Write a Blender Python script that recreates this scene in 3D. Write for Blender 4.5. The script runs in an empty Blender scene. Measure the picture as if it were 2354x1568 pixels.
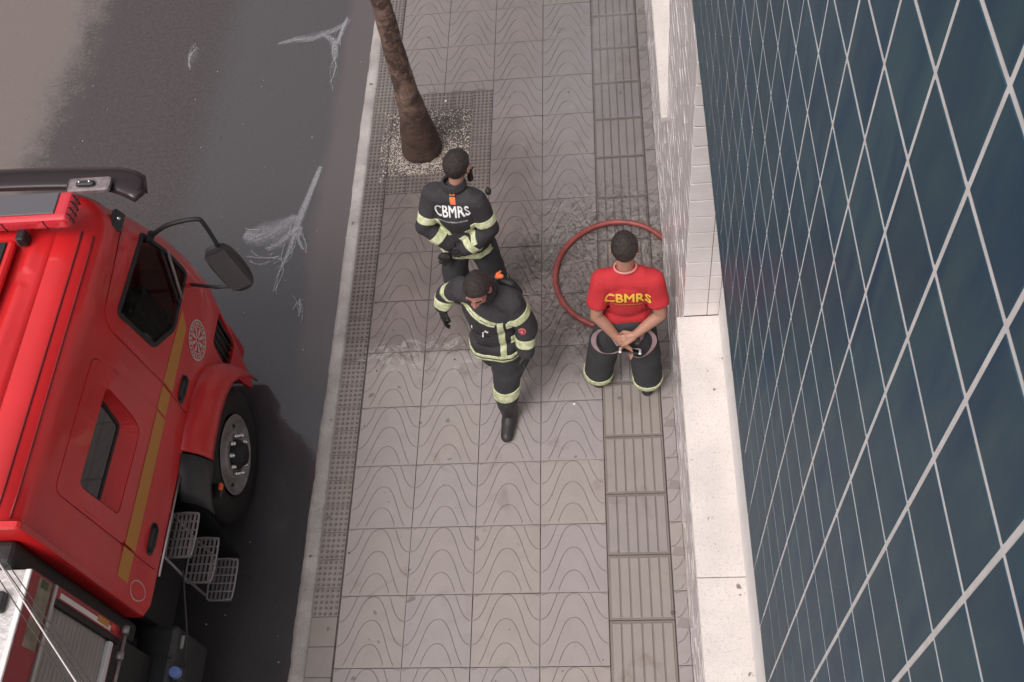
import bpy, bmesh, math, random
from math import sin, cos, pi, sqrt, radians, exp, atan2, asin, hypot
from mathutils import Vector, Matrix, Euler, noise
from mathutils.geometry import delaunay_2d_cdt
from mathutils.bvhtree import BVHTree
random.seed(7)
V = Vector
scene = bpy.context.scene
COL = scene.collection
# ------------------------------------------------------------------ camera
cam_d = bpy.data.cameras.new('camera')
cam = bpy.data.objects.new('camera', cam_d); COL.objects.link(cam)
R = Matrix(((0.99349576, 0.04266413, 0.10557434), (0.01953407, 0.84955373, -0.52714028), (-0.11218106, 0.52577393, 0.84319463)))
cam.matrix_world = Matrix.Translation((0.61594, -1.71888, 6.76663)) @ R.to_4x4()
cam_d.sensor_width = 36; cam_d.lens = 36 * 2353.54 / 2354
cam_d.clip_start = 0.05; cam_d.clip_end = 500
scene.camera = cam
# ------------------------------------------------------------------ world and sun
SUN_EL, SUN_AZ = radians(58), radians(215)      # direction the light comes from (azimuth clockwise from +Y)
world = bpy.data.worlds.new('World'); scene.world = world; world.use_nodes = True
nt = world.node_tree; nt.nodes.clear()
sky = nt.nodes.new('ShaderNodeTexSky'); sky.sky_type = 'NISHITA'; sky.sun_disc = False
sky.sun_elevation = SUN_EL; sky.sun_rotation = SUN_AZ; sky.air_density = 1.0; sky.dust_density = 4.0; sky.ozone_density = 1.0
hs = nt.nodes.new('ShaderNodeHueSaturation'); hs.inputs['Saturation'].default_value = 0.22
tint = nt.nodes.new('ShaderNodeMixRGB'); tint.blend_type = 'MULTIPLY'; tint.inputs[0].default_value = 1; tint.inputs[2].default_value = (1.0, 0.955, 0.95, 1)
bg = nt.nodes.new('ShaderNodeBackground'); bg.inputs['Strength'].default_value = 0.12
wo = nt.nodes.new('ShaderNodeOutputWorld')
nt.links.new(sky.outputs[0], hs.inputs['Color']); nt.links.new(hs.outputs[0], tint.inputs[1])
# overcast sky: about three times brighter overhead than at the horizon
tc = nt.nodes.new('ShaderNodeTexCoord'); sx_ = nt.nodes.new('ShaderNodeSeparateXYZ'); nt.links.new(tc.outputs['Generated'], sx_.inputs[0])
mr_ = nt.nodes.new('ShaderNodeMapRange'); mr_.inputs[1].default_value = 0.0; mr_.inputs[2].default_value = 1.0; mr_.inputs[3].default_value = 0.30; mr_.inputs[4].default_value = 1.7; nt.links.new(sx_.outputs['Z'], mr_.inputs[0])
vm_ = nt.nodes.new('ShaderNodeVectorMath'); vm_.operation = 'SCALE'; nt.links.new(tint.outputs[0], vm_.inputs[0]); nt.links.new(mr_.outputs[0], vm_.inputs['Scale']); nt.links.new(vm_.outputs[0], bg.inputs[0]); nt.links.new(bg.outputs[0], wo.inputs[0])
sd = bpy.data.lights.new('sun', 'SUN'); sd.energy = 0.9; sd.angle = radians(25); sd.color = (1, 0.95, 0.9)
sun = bpy.data.objects.new('sun', sd); COL.objects.link(sun)
sdir = V((sin(SUN_AZ) * cos(SUN_EL), cos(SUN_AZ) * cos(SUN_EL), sin(SUN_EL)))
sun.rotation_euler = sdir.to_track_quat('Z', 'Y').to_euler(); sun.location = (0, 0, 20)
scene.view_settings.view_transform = 'Standard'; scene.view_settings.look = 'None'
scene.view_settings.gamma = 1; scene.view_settings.use_curve_mapping = False
scene.view_settings.exposure = 0.35
# ------------------------------------------------------------------ materials
MATS = {}
def mat(name, col=(0.5, 0.5, 0.5), rough=0.6, metal=0.0, var=0.0, vscale=8.0, bump=0.0, bscale=60.0, coat=0.0, spec=0.5, objvar=0.0, var2=None, detail=4.0, emis=0, stretch=None):
    if name in MATS: return MATS[name]
    m = bpy.data.materials.new(name); m.use_nodes = True; MATS[name] = m
    t = m.node_tree; b = t.nodes['Principled BSDF']
    b.inputs['Base Color'].default_value = (*col, 1); b.inputs['Roughness'].default_value = rough
    b.inputs['Metallic'].default_value = metal; b.inputs['Coat Weight'].default_value = coat
    b.inputs['Coat Roughness'].default_value = 0.06; b.inputs['Specular IOR Level'].default_value = spec
    geo = t.nodes.new('ShaderNodeNewGeometry'); vec = geo.outputs['Position']
    if stretch:
        mp = t.nodes.new('ShaderNodeMapping'); mp.inputs['Scale'].default_value = stretch; t.links.new(vec, mp.inputs[0]); vec = mp.outputs[0]
    last = None
    if var > 0:
        n = t.nodes.new('ShaderNodeTexNoise'); n.inputs['Scale'].default_value = vscale; n.inputs['Detail'].default_value = detail
        t.links.new(vec, n.inputs['Vector'])
        r = t.nodes.new('ShaderNodeValToRGB'); c2 = var2 or tuple(c * (1 - var) for c in col)
        r.color_ramp.elements[0].position = 0.32; r.color_ramp.elements[1].position = 0.68
        r.color_ramp.elements[0].color = (*c2, 1); r.color_ramp.elements[1].color = (*(min(1, c * (1 + var * 0.4)) for c in col), 1)
        t.links.new(n.outputs[0], r.inputs[0]); last = r.outputs[0]
    if objvar > 0:
        oi = t.nodes.new('ShaderNodeObjectInfo'); mr = t.nodes.new('ShaderNodeMapRange')
        mr.inputs[3].default_value = 1 - objvar; mr.inputs[4].default_value = 1 + objvar * 0.6
        t.links.new(oi.outputs['Random'], mr.inputs[0])
        mx = t.nodes.new('ShaderNodeVectorMath'); mx.operation = 'SCALE'
        if last: t.links.new(last, mx.inputs[0])
        else: mx.inputs[0].default_value = col
        t.links.new(mr.outputs[0], mx.inputs['Scale']); last = mx.outputs[0]
    if last: t.links.new(last, b.inputs['Base Color'])
    if bump > 0:
        n = t.nodes.new('ShaderNodeTexNoise'); n.inputs['Scale'].default_value = bscale; n.inputs['Detail'].default_value = 3
        t.links.new(vec, n.inputs['Vector'])
        bp = t.nodes.new('ShaderNodeBump'); bp.inputs['Strength'].default_value = bump; bp.inputs['Distance'].default_value = 0.01
        t.links.new(n.outputs[0], bp.inputs['Height']); t.links.new(bp.outputs[0], b.inputs['Normal'])
    return m

def N(t, kind, **kw):
    n = t.nodes.new(kind)
    for k, v in kw.items():
        if k.startswith('_'): setattr(n, k[1:], v)
        else: n.inputs[k.replace('__', ' ')].default_value = v
    return n
def math_n(t, op, a, b=None, clamp=False):
    n = t.nodes.new('ShaderNodeMath'); n.operation = op; n.use_clamp = clamp
    for i, x in enumerate((a, b)):
        if x is None: continue
        if isinstance(x, (int, float)): n.inputs[i].default_value = x
        else: t.links.new(x, n.inputs[i])
    return n.outputs[0]
def smooth(t, x, a, b):
    n = t.nodes.new('ShaderNodeMapRange'); n.interpolation_type = 'SMOOTHSTEP'
    n.inputs[1].default_value = a; n.inputs[2].default_value = b
    t.links.new(x, n.inputs[0]); return n.outputs[0]
def mixc(t, f, a, b, mode='MIX'):
    n = t.nodes.new('ShaderNodeMixRGB'); n.blend_type = mode
    for i, x in enumerate((f, a, b)):
        if isinstance(x, (int, float)): n.inputs[i].default_value = x
        elif isinstance(x, tuple): n.inputs[i].default_value = (*x, 1)
        else: t.links.new(x, n.inputs[i])
    return n.outputs[0]
def noise_n(t, vec, scale, detail=4, rough=0.5, dist=0):
    n = t.nodes.new('ShaderNodeTexNoise'); n.inputs['Scale'].default_value = scale; n.inputs['Detail'].default_value = detail
    n.inputs['Roughness'].default_value = rough; n.inputs['Distortion'].default_value = dist
    t.links.new(vec, n.inputs['Vector']); return n.outputs[0]
def newmat(name):
    m = bpy.data.materials.new(name); m.use_nodes = True; MATS[name] = m
    t = m.node_tree; b = t.nodes['Principled BSDF']; g = t.nodes.new('ShaderNodeNewGeometry'); s = t.nodes.new('ShaderNodeSeparateXYZ')
    t.links.new(g.outputs['Position'], s.inputs[0])
    return m, t, b, g.outputs['Position'], s.outputs

def asphalt():
    m, t, b, pos, s = newmat('asphalt')
    big = noise_n(t, pos, 0.9, 5, 0.6); med = noise_n(t, pos, 4, 5, 0.6, 0.5); fine = noise_n(t, pos, 90, 3, 0.6); grit = noise_n(t, pos, 26, 5, 0.75)
    # dry strip beyond a meandering water line
    xx = math_n(t, 'ADD', s['X'], math_n(t, 'MULTIPLY', math_n(t, 'SUBTRACT', med, 0.5), 0.5))
    xx = math_n(t, 'ADD', xx, math_n(t, 'MULTIPLY', math_n(t, 'SUBTRACT', grit, 0.5), 0.9))
    xx = math_n(t, 'SUBTRACT', xx, math_n(t, 'MULTIPLY', math_n(t, 'SUBTRACT', s['Y'], 5.5), 0.06))
    wet = smooth(t, xx, -5.2, -4.65)
    # damp, drier band along the kerb
    kx = math_n(t, 'ADD', s['X'], math_n(t, 'MULTIPLY', math_n(t, 'SUBTRACT', big, 0.5), 0.25))
    kerbdry = math_n(t, 'MULTIPLY', smooth(t, kx, -2.1, -1.95), smooth(t, s['Y'], 1.9, 2.8))
    dryc = mixc(t, fine, (0.115, 0.094, 0.086), (0.185, 0.152, 0.140))
    wetc = mixc(t, smooth(t, math_n(t, 'ADD', math_n(t, 'MULTIPLY', grit, 0.5), math_n(t, 'MULTIPLY', fine, 0.5)), 0.36, 0.64), (0.046, 0.038, 0.036), (0.072, 0.060, 0.058))
    wetc = mixc(t, math_n(t, 'MULTIPLY', smooth(t, s['X'], -3.5, -3.0), 0.6), wetc, (0.078, 0.078, 0.084))  # stronger sky reflection on the kerb side, painted into the wet colour
    wetc = mixc(t, math_n(t, 'MULTIPLY', kerbdry, 0.55), wetc, (0.125, 0.10, 0.098))
    specks = smooth(t, noise_n(t, pos, 14, 2, 0.5), 0.73, 0.76)
    c = mixc(t, wet, dryc, wetc)
    c = mixc(t, math_n(t, 'MULTIPLY', specks, 0.35), c, (0.02, 0.018, 0.017))
    t.links.new(c, b.inputs['Base Color'])
    rg = math_n(t, 'SUBTRACT', 0.75, math_n(t, 'MULTIPLY', wet, math_n(t, 'SUBTRACT', 0.62, math_n(t, 'MULTIPLY', kerbdry, 0.2))))
    rg = math_n(t, 'ADD', rg, math_n(t, 'MULTIPLY', math_n(t, 'SUBTRACT', big, 0.5), 0.10))
    rg = math_n(t, 'SUBTRACT', rg, math_n(t, 'MULTIPLY', smooth(t, s['X'], -3.5, -3.0), 0.07))
    t.links.new(rg, b.inputs['Roughness']); b.inputs['Specular IOR Level'].default_value = 0.62
    bp = t.nodes.new('ShaderNodeBump'); bp.inputs['Distance'].default_value = 0.004
    rip = math_n(t, 'ADD', math_n(t, 'MULTIPLY', noise_n(t, pos, 13, 2, 0.5, 0.6), 0.9), math_n(t, 'MULTIPLY', fine, 0.22))
    t.links.new(rip, bp.inputs['Height'])
    t.links.new(math_n(t, 'SUBTRACT', 0.8, math_n(t, 'MULTIPLY', wet, 0.62)), bp.inputs['Strength'])
    t.links.new(bp.outputs[0], b.inputs['Normal'])
    return m

def pavement_mat(name, base, wetk=1.0):
    m, t, b, pos, s = newmat(name)
    big = noise_n(t, pos, 1.3, 4, 0.55); med = noise_n(t, pos, 6, 5, 0.6, 0.4); fine = noise_n(t, pos, 60, 3, 0.6)
    oi = t.nodes.new('ShaderNodeObjectInfo'); rnd = oi.outputs['Random']
    # water from the hose wets everything beyond about y = 2.4 m, with a ragged edge
    yy = math_n(t, 'ADD', s['Y'], math_n(t, 'MULTIPLY', math_n(t, 'SUBTRACT', med, 0.5), 1.1))
    yy = math_n(t, 'ADD', yy, math_n(t, 'MULTIPLY', math_n(t, 'SUBTRACT', big, 0.5), 0.8))
    yy = math_n(t, 'SUBTRACT', yy, math_n(t, 'MULTIPLY', rnd, 0.25))
    wet = math_n(t, 'MULTIPLY', smooth(t, yy, 2.05, 2.45), wetk)
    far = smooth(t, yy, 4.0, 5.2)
    c1 = mixc(t, smooth(t, med, 0.25, 0.75), tuple(x * 0.86 for x in base), tuple(x * 1.06 for x in base))
    c1 = mixc(t, rnd, (base[0] * 0.94, base[1] * 0.955, base[2] * 0.98), (base[0] * 0.975, base[1] * 0.975, base[2] * 0.93))
    c1 = mixc(t, smooth(t, med, 0.25, 0.75), mixc(t, 1.0, c1, (0.9, 0.9, 0.9), 'MULTIPLY'), c1)
    c1 = mixc(t, math_n(t, 'MULTIPLY', fine, 0.25), c1, tuple(x * 0.75 for x in base))
    wc = mixc(t, smooth(t, big, 0.35, 0.65), (0.46, 0.43, 0.415), (0.64, 0.585, 0.565))
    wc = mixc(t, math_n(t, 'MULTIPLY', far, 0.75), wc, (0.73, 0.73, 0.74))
    gx = math_n(t, 'MULTIPLY', smooth(t, s['X'], -0.2, 0.15), smooth(t, math_n(t, 'ADD', math_n(t, 'MULTIPLY', big, 2.0), s['Y']), 4.1, 4.6)); wc = mixc(t, math_n(t, 'MULTIPLY', gx, 0.7), wc, (0.72, 0.745, 0.77))  # bluish sky reflection painted into the wet slabs towards the wall
    c2 = mixc(t, 1.0, c1, wc, 'MULTIPLY')
    c = mixc(t, wet, c1, c2)
    # chewing gum and dirt spots
    sp = smooth(t, noise_n(t, pos, 9.5, 1, 0.5), 0.745, 0.765)
    c = mixc(t, math_n(t, 'MULTIPLY', sp, 0.6), c, tuple(x * 0.3 for x in base))
    st = smooth(t, noise_n(t, pos, 2.6, 6, 0.65, 1.2), 0.56, 0.72)
    c = mixc(t, math_n(t, 'MULTIPLY', st, 0.42), c, (base[0] * 0.52, base[1] * 0.46, base[2] * 0.4))
    # muddy smears round the hose
    dx = math_n(t, 'SUBTRACT', s['X'], 0.5); dy = math_n(t, 'SUBTRACT', s['Y'], 3.2)
    dd = math_n(t, 'SQRT', math_n(t, 'ADD', math_n(t, 'MULTIPLY', dx, dx), math_n(t, 'MULTIPLY', dy, dy)))
    near = math_n(t, 'SUBTRACT', 1.0, smooth(t, dd, 0.5, 1.1))
    mn = noise_n(t, pos, 10, 6, 0.8, 2.6); ms = smooth(t, mn, 0.51, 0.57)
    c = mixc(t, math_n(t, 'MULTIPLY', math_n(t, 'MULTIPLY', ms, near), 0.85), c, (0.060, 0.050, 0.042))
    pale = math_n(t, 'SUBTRACT', 1.0, smooth(t, mn, 0.36, 0.44))
    c = mixc(t, math_n(t, 'MULTIPLY', math_n(t, 'MULTIPLY', pale, near), 0.6), c, (0.40, 0.37, 0.34))
    # pale dried scum left of the walking man
    ex = math_n(t, 'MULTIPLY', math_n(t, 'SUBTRACT', s['X'], -0.95), 0.8); ey = math_n(t, 'MULTIPLY', math_n(t, 'SUBTRACT', s['Y'], 2.42), 2.6)
    ed = math_n(t, 'SQRT', math_n(t, 'ADD', math_n(t, 'MULTIPLY', ex, ex), math_n(t, 'MULTIPLY', ey, ey)))
    en = math_n(t, 'SUBTRACT', 1.0, smooth(t, ed, 0.25, 0.6))
    c = mixc(t, math_n(t, 'MULTIPLY', math_n(t, 'MULTIPLY', smooth(t, noise_n(t, pos, 7, 6, 0.75, 1.8), 0.5, 0.6), en), 0.6), c, (0.44, 0.42, 0.40))
    # muddy halo round the tree pit
    tx = math_n(t, 'SUBTRACT', s['X'], -1.1); ty = math_n(t, 'SUBTRACT', s['Y'], 4.45)
    td = math_n(t, 'SQRT', math_n(t, 'ADD', math_n(t, 'MULTIPLY', tx, tx), math_n(t, 'MULTIPLY', ty, ty)))
    tn = math_n(t, 'SUBTRACT', 1.0, smooth(t, td, 0.35, 0.95))
    c = mixc(t, math_n(t, 'MULTIPLY', math_n(t, 'MULTIPLY', smooth(t, med, 0.42, 0.6), tn), 0.45), c, (0.085, 0.070, 0.060))
    t.links.new(c, b.inputs['Base Color'])
    rg = math_n(t, 'SUBTRACT', 0.82, math_n(t, 'MULTIPLY', wet, math_n(t, 'ADD', 0.3, math_n(t, 'MULTIPLY', big, 0.36))))
    t.links.new(rg, b.inputs['Roughness'])
    bp = t.nodes.new('ShaderNodeBump'); bp.inputs['Distance'].default_value = 0.003; bp.inputs['Strength'].default_value = 0.35
    t.links.new(math_n(t, 'ADD', math_n(t, 'MULTIPLY', fine, 0.6), med), bp.inputs['Height']); t.links.new(bp.outputs[0], b.inputs['Normal'])
    return m

def granite(name, base, dark, amount=0.5):
    m, t, b, pos, s = newmat(name)
    f = noise_n(t, pos, 150, 3, 0.7); f2 = noise_n(t, pos, 55, 4, 0.7); big = noise_n(t, pos, 3, 5, 0.6)
    c = mixc(t, smooth(t, big, 0.3, 0.7), base, tuple(x * (0.86 if name[0] == 's' else 0.62) for x in base))
    c = mixc(t, math_n(t, 'MULTIPLY', smooth(t, f, 0.56, 0.66), amount), c, dark)
    c = mixc(t, math_n(t, 'MULTIPLY', smooth(t, f2, 0.60, 0.70), amount), c, dark)
    c = mixc(t, math_n(t, 'MULTIPLY', smooth(t, noise_n(t, pos, 12, 3), 0.70, 0.73), 0.8), c, tuple(x * 0.3 for x in dark))
    t.links.new(c, b.inputs['Base Color']); b.inputs['Roughness'].default_value = 0.65
    bp = t.nodes.new('ShaderNodeBump'); bp.inputs['Distance'].default_value = 0.003; bp.inputs['Strength'].default_value = 0.4
    t.links.new(f2, bp.inputs['Height']); t.links.new(bp.outputs[0], b.inputs['Normal'])
    return m

def blue_tile_mat():
    m, t, b, pos, s = newmat('blue_glazed_ceramic')
    mp = t.nodes.new('ShaderNodeMapping'); mp.inputs['Scale'].default_value = (1, 5, 1.3); t.links.new(pos, mp.inputs[0])
    st = noise_n(t, mp.outputs[0], 3, 4, 0.6); big = noise_n(t, pos, 1.6, 3, 0.5)
    oi = t.nodes.new('ShaderNodeObjectInfo')
    c = mixc(t, smooth(t, st, 0.25, 0.75), (0.008, 0.052, 0.115), (0.052, 0.112, 0.138))  # vertical streaks in the glaze colour stand in for blurred reflections
    c = mixc(t, math_n(t, 'MULTIPLY', smooth(t, big, 0.35, 0.7), 0.45), c, (0.03, 0.075, 0.085))
    c = mixc(t, math_n(t, 'MULTIPLY', oi.outputs['Random'], 0.35), c, (0.035, 0.065, 0.088))
    t.links.new(c, b.inputs['Base Color']); b.inputs['Roughness'].default_value = 0.36; b.inputs['Specular IOR Level'].default_value = 0.36; b.inputs['Specular Tint'].default_value = (0.72, 0.86, 1.0, 1)
    bp = t.nodes.new('ShaderNodeBump'); bp.inputs['Distance'].default_value = 0.004; bp.inputs['Strength'].default_value = 0.35
    t.links.new(noise_n(t, pos, 7, 2, 0.5), bp.inputs['Height']); t.links.new(bp.outputs[0], b.inputs['Normal'])
    return m
def white_tile_mat():
    m, t, b, pos, s = newmat('white_glazed_ceramic')
    oi = t.nodes.new('ShaderNodeObjectInfo'); big = noise_n(t, pos, 3, 4, 0.6)
    c = mixc(t, smooth(t, big, 0.3, 0.7), (0.66, 0.61, 0.60), (0.74, 0.70, 0.69))
    t.links.new(c, b.inputs['Base Color']); b.inputs['Roughness'].default_value = 0.16; b.inputs['Specular IOR Level'].default_value = 0.5
    bp = t.nodes.new('ShaderNodeBump'); bp.inputs['Distance'].default_value = 0.004; bp.inputs['Strength'].default_value = 0.5
    mp = t.nodes.new('ShaderNodeMapping'); mp.inputs['Scale'].default_value = (1, 1.2, 9); t.links.new(pos, mp.inputs[0])
    t.links.new(noise_n(t, mp.outputs[0], 9, 3, 0.6), bp.inputs['Height']); t.links.new(bp.outputs[0], b.inputs['Normal'])
    return m
def bark_mat():
    m, t, b, pos, s = newmat('palm_bark')
    mp = t.nodes.new('ShaderNodeMapping'); mp.inputs['Scale'].default_value = (1.6, 1.6, 6.5); t.links.new(pos, mp.inputs[0])
    rings = noise_n(t, mp.outputs[0], 2.4, 4, 0.6, 0.8); pt = noise_n(t, pos, 6, 5, 0.65, 0.6); f = noise_n(t, pos, 40, 4, 0.7)
    c = mixc(t, smooth(t, pt, 0.38, 0.62), (0.068, 0.040, 0.031), (0.190, 0.118, 0.090))
    c = mixc(t, math_n(t, 'MULTIPLY', smooth(t, noise_n(t, pos, 9, 6, 0.7, 1.5), 0.54, 0.62), 0.7), c, (0.24, 0.19, 0.16))
    c = mixc(t, math_n(t, 'MULTIPLY', smooth(t, rings, 0.6, 0.66), 0.45), c, (0.20, 0.16, 0.14))
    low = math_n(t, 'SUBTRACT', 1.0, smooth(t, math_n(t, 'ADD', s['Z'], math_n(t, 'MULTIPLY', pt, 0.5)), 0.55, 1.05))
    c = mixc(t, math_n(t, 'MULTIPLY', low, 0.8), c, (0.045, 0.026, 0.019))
    t.links.new(c, b.inputs['Base Color']); b.inputs['Roughness'].default_value = 0.8
    bp = t.nodes.new('ShaderNodeBump'); bp.inputs['Distance'].default_value = 0.02; bp.inputs['Strength'].default_value = 0.7
    t.links.new(math_n(t, 'ADD', rings, math_n(t, 'MULTIPLY', f, 0.5)), bp.inputs['Height']); t.links.new(bp.outputs[0], b.inputs['Normal'])
    return m

M_asphalt = asphalt()
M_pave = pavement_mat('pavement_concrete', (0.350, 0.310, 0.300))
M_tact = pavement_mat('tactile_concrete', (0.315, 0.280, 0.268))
M_pgroove = pavement_mat('groove_dirt', (0.275, 0.24, 0.23)); M_tgroove = pavement_mat('tactile_groove_concrete', (0.225, 0.19, 0.176))  # tactile groove floors coloured darker than the bars
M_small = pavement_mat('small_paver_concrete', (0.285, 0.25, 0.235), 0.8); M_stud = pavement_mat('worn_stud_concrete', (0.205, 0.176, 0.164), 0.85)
M_joint = mat('joint_dirt', (0.10, 0.085, 0.075), 0.9, var=0.4, vscale=14)
M_kerb = granite('kerb_stone', (0.44, 0.405, 0.385), (0.13, 0.105, 0.09), 0.75)
M_granite = granite('sill_granite', (0.71, 0.655, 0.62), (0.34, 0.28, 0.25), 0.6)
M_blue = blue_tile_mat(); M_white = white_tile_mat()
M_bgrout = mat('pale_grout', (0.72, 0.70, 0.68), 0.8, var=0.12, vscale=30)
M_wgrout = mat('grey_grout', (0.085, 0.07, 0.066), 0.9)
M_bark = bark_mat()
M_red = mat('red_truck_paint', (0.66, 0.016, 0.019), 0.42, coat=0.5, var=0.12, vscale=2.5, bump=0.02, bscale=5)
M_red2 = mat('red_painted_plastic', (0.55, 0.018, 0.02), 0.38, coat=0.3)
M_black = mat('black_rubber', (0.016, 0.015, 0.016), 0.6, bump=0.15, bscale=50)
M_tyre = mat('tyre_rubber', (0.018, 0.016, 0.016), 0.75, var=0.3, vscale=20, bump=0.2, bscale=80)
M_plastic = mat('dark_grey_plastic', (0.035, 0.034, 0.036), 0.45, var=0.2, vscale=10)
M_visor = mat('smoked_visor_acrylic', (0.030, 0.021, 0.023), 0.22, spec=0.35)
M_glass = mat('dark_window_glass', (0.010, 0.011, 0.013), 0.04, spec=0.7)
M_steel = mat('brushed_aluminium', (0.55, 0.53, 0.52), 0.35, metal=1.0, var=0.15, vscale=12)
M_galv = mat('galvanised_steel', (0.34, 0.31, 0.31), 0.5, metal=0.6)
M_rim = mat('painted_rim', (0.34, 0.315, 0.31), 0.5, metal=0.3, var=0.3, vscale=15)
M_chrome = mat('chrome', (0.85, 0.84, 0.83), 0.1, metal=1.0)
M_yellow = mat('ochre_reflective_stripe', (0.56, 0.235, 0.035), 0.4)
M_orange = mat('orange_lens', (0.85, 0.13, 0.03), 0.3)
M_shutter = mat('silver_shutter_paint', (0.36, 0.325, 0.31), 0.42, metal=0.25, var=0.12, vscale=4)
M_plate = mat('chequered_aluminium_plate', (0.62, 0.59, 0.57), 0.45, metal=0.5, var=0.25, vscale=7, bump=0.5, bscale=35)
M_whitep = mat('white_paint', (0.78, 0.76, 0.74), 0.5, var=0.08, vscale=6)
M_blackcap = mat('blue_cap_plastic', (0.16, 0.24, 0.55), 0.4)
M_seat = mat('grey_seat_fabric', (0.50, 0.46, 0.47), 0.9)
M_sideglass = mat('tinted_side_glass', (0.012, 0.012, 0.014), 0.03, spec=0.6); M_sideglass.node_tree.nodes['Principled BSDF'].inputs['Alpha'].default_value = 0.25
M_hose = mat('red_hose_rubber', (0.28, 0.058, 0.050), 0.45, var=0.35, vscale=12, bump=0.1, bscale=60)
M_skin = mat('skin', (0.42, 0.22, 0.155), 0.55, var=0.12, vscale=18)
M_hair = mat('dark_hair', (0.034, 0.025, 0.022), 0.6, var=0.55, vscale=45, bump=1.0, bscale=130)
M_shirt = mat('red_cotton', (0.50, 0.026, 0.034), 0.85, var=0.1, vscale=8, bump=0.25, bscale=40)
M_navy = mat('navy_turnout_cloth', (0.040, 0.038, 0.043), 0.85, var=0.28, vscale=9, bump=0.5, bscale=45)
M_trous = mat('charcoal_turnout_cloth', (0.042, 0.043, 0.048), 0.88, var=0.2, vscale=7, bump=0.35, bscale=30)
M_band = mat('lime_silver_reflective_band', (0.70, 0.73, 0.50), 0.55, var=0.3, vscale=26, var2=(0.40, 0.46, 0.23))
M_glove = mat('black_leather', (0.017, 0.016, 0.018), 0.7, bump=0.4, bscale=50)
M_boot = mat('black_boot_rubber', (0.035, 0.033, 0.034), 0.5, var=0.25, vscale=14)
M_pink = mat('pink_grey_webbing', (0.50, 0.35, 0.36), 0.8)
M_wprint = mat('white_print', (0.80, 0.80, 0.80), 0.7)
M_yprint = mat('yellow_print', (0.78, 0.50, 0.06), 0.7)
M_tag = mat('orange_tag_fabric', (0.90, 0.20, 0.07), 0.7)
M_leaf = mat('dry_litter', (0.085, 0.055, 0.035), 0.85, var=0.6, vscale=60)
M_frond = mat('palm_leaf_green', (0.05, 0.085, 0.03), 0.5, var=0.3, vscale=5)
M_cable = mat('cable_sheath', (0.05, 0.045, 0.045), 0.6)
M_wcable = mat('white_cable_sheath', (0.62, 0.56, 0.54), 0.6)

# ------------------------------------------------------------------ helpers
ORG = {}
def link(o): COL.objects.link(o); return o
def thing(name, loc, label, cat, group=None, kind=None):
    o = bpy.data.objects.new(name, None); o.empty_display_size = 0.1; link(o); o.location = loc; ORG[o.name] = V(loc)
    if label: o['label'] = label
    if cat: o['category'] = cat
    if group: o['group'] = group
    if kind: o['kind'] = kind
    return o
def mk(name, mesh, m, parent=None, smooth_=False, label=None, kind=None, cat=None, group=None):
    """mesh has world coordinates; becomes a child whose origin is its thing's base"""
    if isinstance(mesh, bmesh.types.BMesh):
        me = bpy.data.meshes.new(name); mesh.to_mesh(me); mesh.free(); mesh = me
    if parent is not None and not parent.name in ORG: ORG[parent.name] = V((0, 0, 0))
    og = ORG[parent.name] if parent is not None else V((0, 0, 0))
    if og.length > 0: mesh.transform(Matrix.Translation(-og))
    o = bpy.data.objects.new(name, mesh); link(o); ORG[o.name] = og
    if parent is not None: o.parent = parent
    mesh.materials.clear()
    for x in (m if isinstance(m, (list, tuple)) else [m]): mesh.materials.append(x)
    if smooth_: mesh.polygons.foreach_set('use_smooth', [True] * len(mesh.polygons))
    if label: o['label'] = label
    if kind: o['kind'] = kind
    if cat: o['category'] = cat
    if group: o['group'] = group
    return o
def inst(name, me, parent, pos, rot=None, scale=None, label=None):
    o = bpy.data.objects.new(name, me); link(o); o.parent = parent; og = ORG.get(parent.name, V((0, 0, 0)))
    o.location = V(pos) - og
    if rot: o.rotation_euler = rot
    if scale: o.scale = scale
    if label: o['label'] = label
    return o
def bm_box(bm, lo, hi, bev=0.0, M=None, seg=1):
    c = [(a + b) / 2 for a, b in zip(lo, hi)]; d = [abs(b - a) for a, b in zip(lo, hi)]
    r = bmesh.ops.create_cube(bm, size=1); vs = r['verts']
    bmesh.ops.scale(bm, vec=d, verts=vs); bmesh.ops.translate(bm, vec=c, verts=vs)
    if M is not None: bmesh.ops.transform(bm, matrix=M, verts=vs)
    if bev > 0:
        es = list({e for v in vs for e in v.link_edges})
        bmesh.ops.bevel(bm, geom=es, offset=bev, segments=seg, affect='EDGES', profile=0.5)
def box(name, lo, hi, m, parent=None, bev=0.0, seg=1, M=None, **kw):
    bm = bmesh.new(); bm_box(bm, lo, hi, bev, M, seg); return mk(name, bm, m, parent, **kw)
def bm_tube(bm, pts, r, n=10, closed=False, flat=1.0, up=None):
    pts = [V(p) for p in pts]; L = len(pts); rings = []; prev = None
    for i, p in enumerate(pts):
        if closed: d = pts[(i + 1) % L] - pts[i - 1]
        else: d = pts[min(i + 1, L - 1)] - pts[max(i - 1, 0)]
        d.normalize()
        if up is not None: a = d.cross(V(up)).normalized()
        elif prev is None: a = d.orthogonal().normalized()
        else: a = (prev - d * prev.dot(d)).normalized()
        prev = a; b = d.cross(a).normalized(); rr = r[i] if isinstance(r, (list, tuple)) else r
        rings.append([bm.verts.new(p + (a * cos(2 * pi * k / n) + b * sin(2 * pi * k / n) * flat) * rr) for k in range(n)])
    for i in range(L if closed else L - 1):
        A, B = rings[i], rings[(i + 1) % L]
        for k in range(n): bm.faces.new((A[k], A[(k + 1) % n], B[(k + 1) % n], B[k]))
    if not closed:
        bm.faces.new(rings[0][::-1]); bm.faces.new(rings[-1])
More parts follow.
